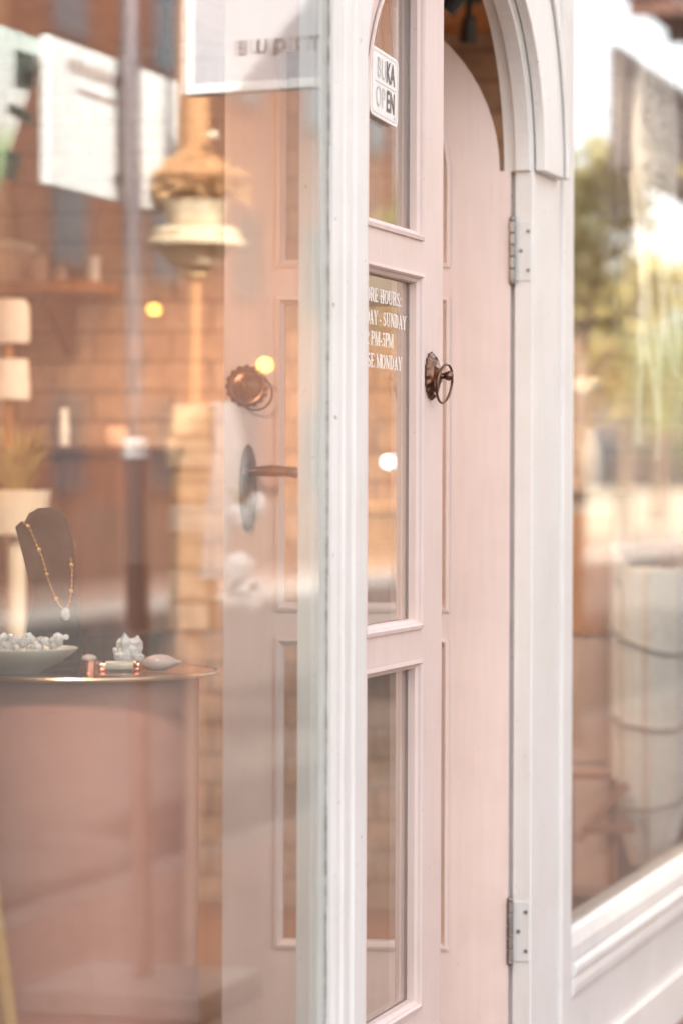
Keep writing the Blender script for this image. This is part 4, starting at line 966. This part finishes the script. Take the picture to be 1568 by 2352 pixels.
for ring, n_p, rr, zz in ((0,6,.021,.0),(1,6,.017,.008),(2,5,.010,.015)):
    for i in range(n_p):
        a = 2*math.pi*(i+.5*ring)/n_p; m_.ball((rr*math.cos(a),rr*math.sin(a),zz), .0125-.0015*ring, 8, 6, (1,1,.75))
m_.ball((0,0,.014), .009, 8, 6)
bl0 = m_.build("blossom", BLO, None, smooth=True)
for i, (px_, py_, s_) in enumerate(((560,1195,1.25),(592,1165,1.1),(556,1300,1.1),(548,1345,1.05),(582,1362,1.15),(585,1385,.9))):
    o = bl0 if i == 0 else bl0.copy()
    if i: COL.objects.link(o)
    o.location = mir(at(px_,py_,YO-.05)); o.rotation_euler = (R(80)+random.uniform(-.4,.4),random.uniform(-.4,.4),random.uniform(0,6)); o.scale = (s_,)*3
    tag(o, "white blossom on the drooping spray beside the carved post", "flower", "white blossoms beside the carved post")
spg = thing("flower_spray", "thin drooping green stem carrying white blossoms from the carved post", "plant stem", (oc.x,oc.y,zO(1180)))
MB().tube([Vector((oc.x,oc.y,zO(1100)))]+[mir(at(x,y,YO-.045)) for x,y in ((520,1110),(570,1165),(592,1190),(575,1260),(556,1310),(570,1370),(588,1392))], .0035, 8).build("stem", DRY, spg, smooth=True)

# warm and cool bulbs strung over the far side
def bulb(px, py, Y, r, col, e, label, gy=GL):
    p = at(px,py,Y); p.y = 2*gy-p.y; o = thing("festoon_bulb", label, "light bulb", tuple(p), group=None)
    MB().ball(p, r, 14, 10).build("glass_bulb", flat("bulb_glow_"+label.split()[1], col, .5, e, col), o, smooth=True)
    MB().lathe([(0,r*.8),(r*.5,r*.85),(r*.5,r*1.6),(r*.2,r*1.8),(0,r*1.8)], p, 12).build("cap", BLACK, o)
    MB().tube([p+up*(r*1.75), Vector((p.x,p.y,p.z+r*2+2.5))], .004, 6).build("cable", BLACK, o)
bulb(356,712,11,.012,(1,.45,.06),8, "one amber bulb hanging high, mirrored over the brick wall")
bulb(610,838,13,.014,(1,.48,.08),10, "lone amber bulb hanging by the ring handle's reflection")
bulb(894,1060,15,.014,(.85,.95,1),9, "single cool white bulb mirrored in the closed door's glass", .0165)

# the neighbour's eave and hanging grey board further along
na = board_pts([(1409,55),(1560,150),(1560,430),(1431,362)], 2.45)
x0_, yy_ = na[0].x, na[0].y; zt2 = EYE+.70*2.45; zb2 = EYE+.5*2.45
GREYB = noisy("shade_dark_board", (.03,.023,.024), (.045,.036,.036), 6, (1,1,4), rough=.8, bump=.3)  # near-black base colour stands in for shade on the board
gbd = thing("awning_board", "grey hanging board coloured dark for shade under the neighbouring eave, mirrored in the right window", "sign board", (x0_+.6,yy_,zb2))
MB().box(x0_,x0_+2.6,yy_-.02,yy_+.02,zb2,zt2).build("board", GREYB, gbd, bevel=.004)
m_ = MB(); m_.box(x0_+.06,x0_+2.54,yy_+.0205,yy_+.035,zt2-.07,zt2-.03); m_.box(x0_+.06,x0_+2.54,yy_+.0205,yy_+.035,zb2+.03,zb2+.07); m_.box(x0_+.06,x0_+.10,yy_+.0205,yy_+.035,zb2+.0705,zt2-.0705); m_.build("batten", GREYB, gbd, bevel=.003)
m_ = MB()
for dx in (1.75,2.48): m_.tube([(x0_+dx,yy_,zt2-.01),(x0_+dx,yy_,3.26)], .008, 8)
m_.build("hanger", BLACK, gbd)
nbg = thing("neighbour_shop", "cream neighbouring shop with a red brown tiled eave beyond the right window", "building", (9,0,ST))
MB().box(RX+.205,8.3,F+.03,.4,ST,2.9).box(8.3005,22,F+.03,.4,ST,3.6).build("wall", noisy("cream_render", (.55,.50,.44), (.62,.57,.50), 3, rough=.9, bump=.2), nbg)
m_ = MB(); m_.prism([(.0,3.5),(-1.55,3.22),(-1.55,3.27),(.0,3.62)], (8.3,F+.029,0), (0,1,0), (0,0,1), (14,0,0)); m_.build("roof", wood("eave_boards",(.20,.075,.045),(.30,.12,.07),(6,.5,.5)), nbg)
m_ = MB()
for k in range(15): m_.box(8.4+k*.9,8.47+k*.9,-1.5,F+.028,3.12,3.2)
m_.build("rafter", DARKW, nbg)
for k in range(3):
    w0 = 5.2+k*5; d_ = MB().box(w0,w0+1.5,F+.02,F+.0295,.2,2.4).build("window", DARKW, nbg, bevel=.01); MB().box(w0+.07,w0+1.43,F+.012,F+.0195,.28,2.32).build("pane", flat("dark_pane",(.03,.03,.035),.08), d_)

# opposite side: houses, wall, trees
def house(x0, x1, y, h, wallm, roofm, label, nw, storeys=2):
    o = thing("house", label, "house", ((x0+x1)/2,y,ST))
    MB().box(x0,x1,y-6,y,ST,h).build("wall", wallm, o)
    m_ = MB(); m_.prism([(y+.9,h-.15),(y-3,h+1.7),(y-6.9,h-.15),(y-6.9,h),(y-3,h+1.95),(y+.9,h)], (x0-.6,0,0), (0,1,0), (0,0,1), (x1-x0+1.2,0,0)); m_.build("roof", roofm, o)
    for s_ in range(storeys):
        for k in range(nw):
            cx = x0+(k+.5)*(x1-x0)/nw; z0 = ST+.9+s_*2.8
            f_ = MB().box(cx-.65,cx+.65,y+.002,y+.06,z0,z0+1.4).build("window", DARKW, o, bevel=.01); MB().box(cx-.55,cx+.55,y+.0605,y+.066,z0+.1,z0+1.3).build("pane", flat("house_pane",(.04,.04,.045),.1), f_)
    d_ = MB().box(x0+.8,x0+1.8,y+.002,y+.05,ST,ST+2.1).build("door", DARKW, o, bevel=.01); MB().ball((x0+1.65,y+.075,ST+1.0), .04, 10, 8).build("knob", BRASS, d_)
    return o
ROOFT = brick("clay_roof_tiles", (.30,.12,.06), (.24,.10,.055), (.10,.05,.03), .25, .22, 'xy', .02, .5, .6)
BRW = brick("red_brown_brick", (.17,.075,.045), (.13,.06,.04), (.09,.055,.04), .24, .08, 'xz', .008, .5, .3)
TEAK = wood("teak_cladding", (.16,.07,.035), (.22,.10,.05), (.4,3,6))
house(2,15,-13,7.6,BRW,ROOFT,"red brown brick house nearest across the road",4,3)
house(15.6,28,-12.6,8.6,TEAK,ROOFT,"dark teak clad house second along the opposite side",4,3)
house(28.6,46,-12.8,10.4,BRW,ROOFT,"red brick house at the far end of the row, next to the trees",5,3)
gw = tag(MB().box(2,44,-11.75,-11.45,ST,ST+.9).build("garden_wall", brick("low_garden_wall", (.13,.075,.055), (.11,.065,.045), (.09,.06,.05), .4, .2, 'xz', .012)), "low brown garden wall in front of the houses across the road", "wall")

def leaf_mat(name, a, b):
    m, n, l, p = nodes(name); oi = n.new('ShaderNodeTexNoise'); oi.inputs['Scale'].default_value = 1.6; l.new(coords(n,l).outputs[0], oi.inputs[0]); r = ramp(n, [(.3,a),(.7,b)]); l.new(oi.outputs[0], r.inputs[0]); l.new(r.outputs[0], p.inputs['Base Color']); p.inputs['Roughness'].default_value = .6
    p.inputs['Subsurface Weight'].default_value = 0; return m
LEAFS = [leaf_mat("olive_leaves", (.075,.085,.02), (.16,.16,.05)), leaf_mat("yellow_leaves", (.16,.13,.035), (.26,.21,.07)), leaf_mat("dark_leaves", (.035,.05,.018), (.08,.10,.03))]
BARK = noisy("bark", (.10,.07,.05), (.17,.13,.09), 10, (1,1,.2), rough=.9, bump=.6)
def tree(x, y, h, r, mi, label, n=2600, low=.35):
    o = thing("tree", label, "tree", (x,y,ST)); m_ = MB(); random.seed(int(x*13+y*7))
    pts = [Vector((x,y,ST)),Vector((x+.1,y,ST+h*.25)),Vector((x-.1,y+.1,ST+h*.55)),Vector((x,y,ST+h*.8))]; m_.tube(pts, [h*.030,h*.024,h*.016,h*.006], 10)
    cl = []
    for i in range(15):
        a = random.uniform(0,6.28); zz = ST+h*random.uniform(low,.92); k = 1-abs((zz-ST)/h-.6)*1.2; rr = r*random.uniform(.25,.95)*max(.3,k)
        c = Vector((x+rr*math.cos(a),y+rr*math.sin(a),zz)); cl.append((c,r*random.uniform(.28,.5)))
        b0 = pts[1].lerp(pts[3],random.uniform(.1,.8)); m_.tube([b0,b0.lerp(c,.5)+up*.1*r,c], [h*.010,h*.006,h*.002], 6)
    m_.build("trunk", BARK, o, smooth=True)
    f = MB()
    for i in range(n):
        c, cr = random.choice(cl); d = Vector((random.gauss(0,1),random.gauss(0,1),random.gauss(0,.8))); d = d.normalized()*cr*random.uniform(.3,1.05)
        p = c+d; s_ = random.uniform(.06,.13)*(h/6)**.5*(.5 if h < 3 else 1); u_ = Vector((random.gauss(0,1),random.gauss(0,1),random.gauss(0,1))).normalized(); v_ = u_.orthogonal().normalized()
        f.add([p-u_*s_,p+v_*s_*.45,p+u_*s_,p-v_*s_*.45],[(0,1,2,3)])
    f.build("crown", LEAFS[mi], o)
tree(43,-10.9,6.6,1.7,0,"olive tree in front of the last brick house across the road",3400,.42)
tree(49,-11.8,8.0,2.0,1,"yellowing round tree between two olive trees across the road",3200,.42)
tree(53,-12.4,7.4,2.1,0,"olive tree with loose crown beyond the yellowing tree",3000,.4)
tree(58,-13.5,6.2,1.9,1,"small yellow green tree near the far end of the road",2600,.4)
tree(50,-17,8.8,2.6,2,"tall dark tree standing behind the yellowing tree",3000,.35)
tree(66,-13,5.6,2.0,0,"low olive tree farthest along the road",2400,.4)
tree(76,-14,6.0,2.4,2,"dark bushy tree closing off the road's far end",2600,.3)

def street_tree():
    tree(8.35,-1.78,2.85,.62,1,"small yellow green tree on the pavement by the hanging grey board",3000,.56)
street_tree()
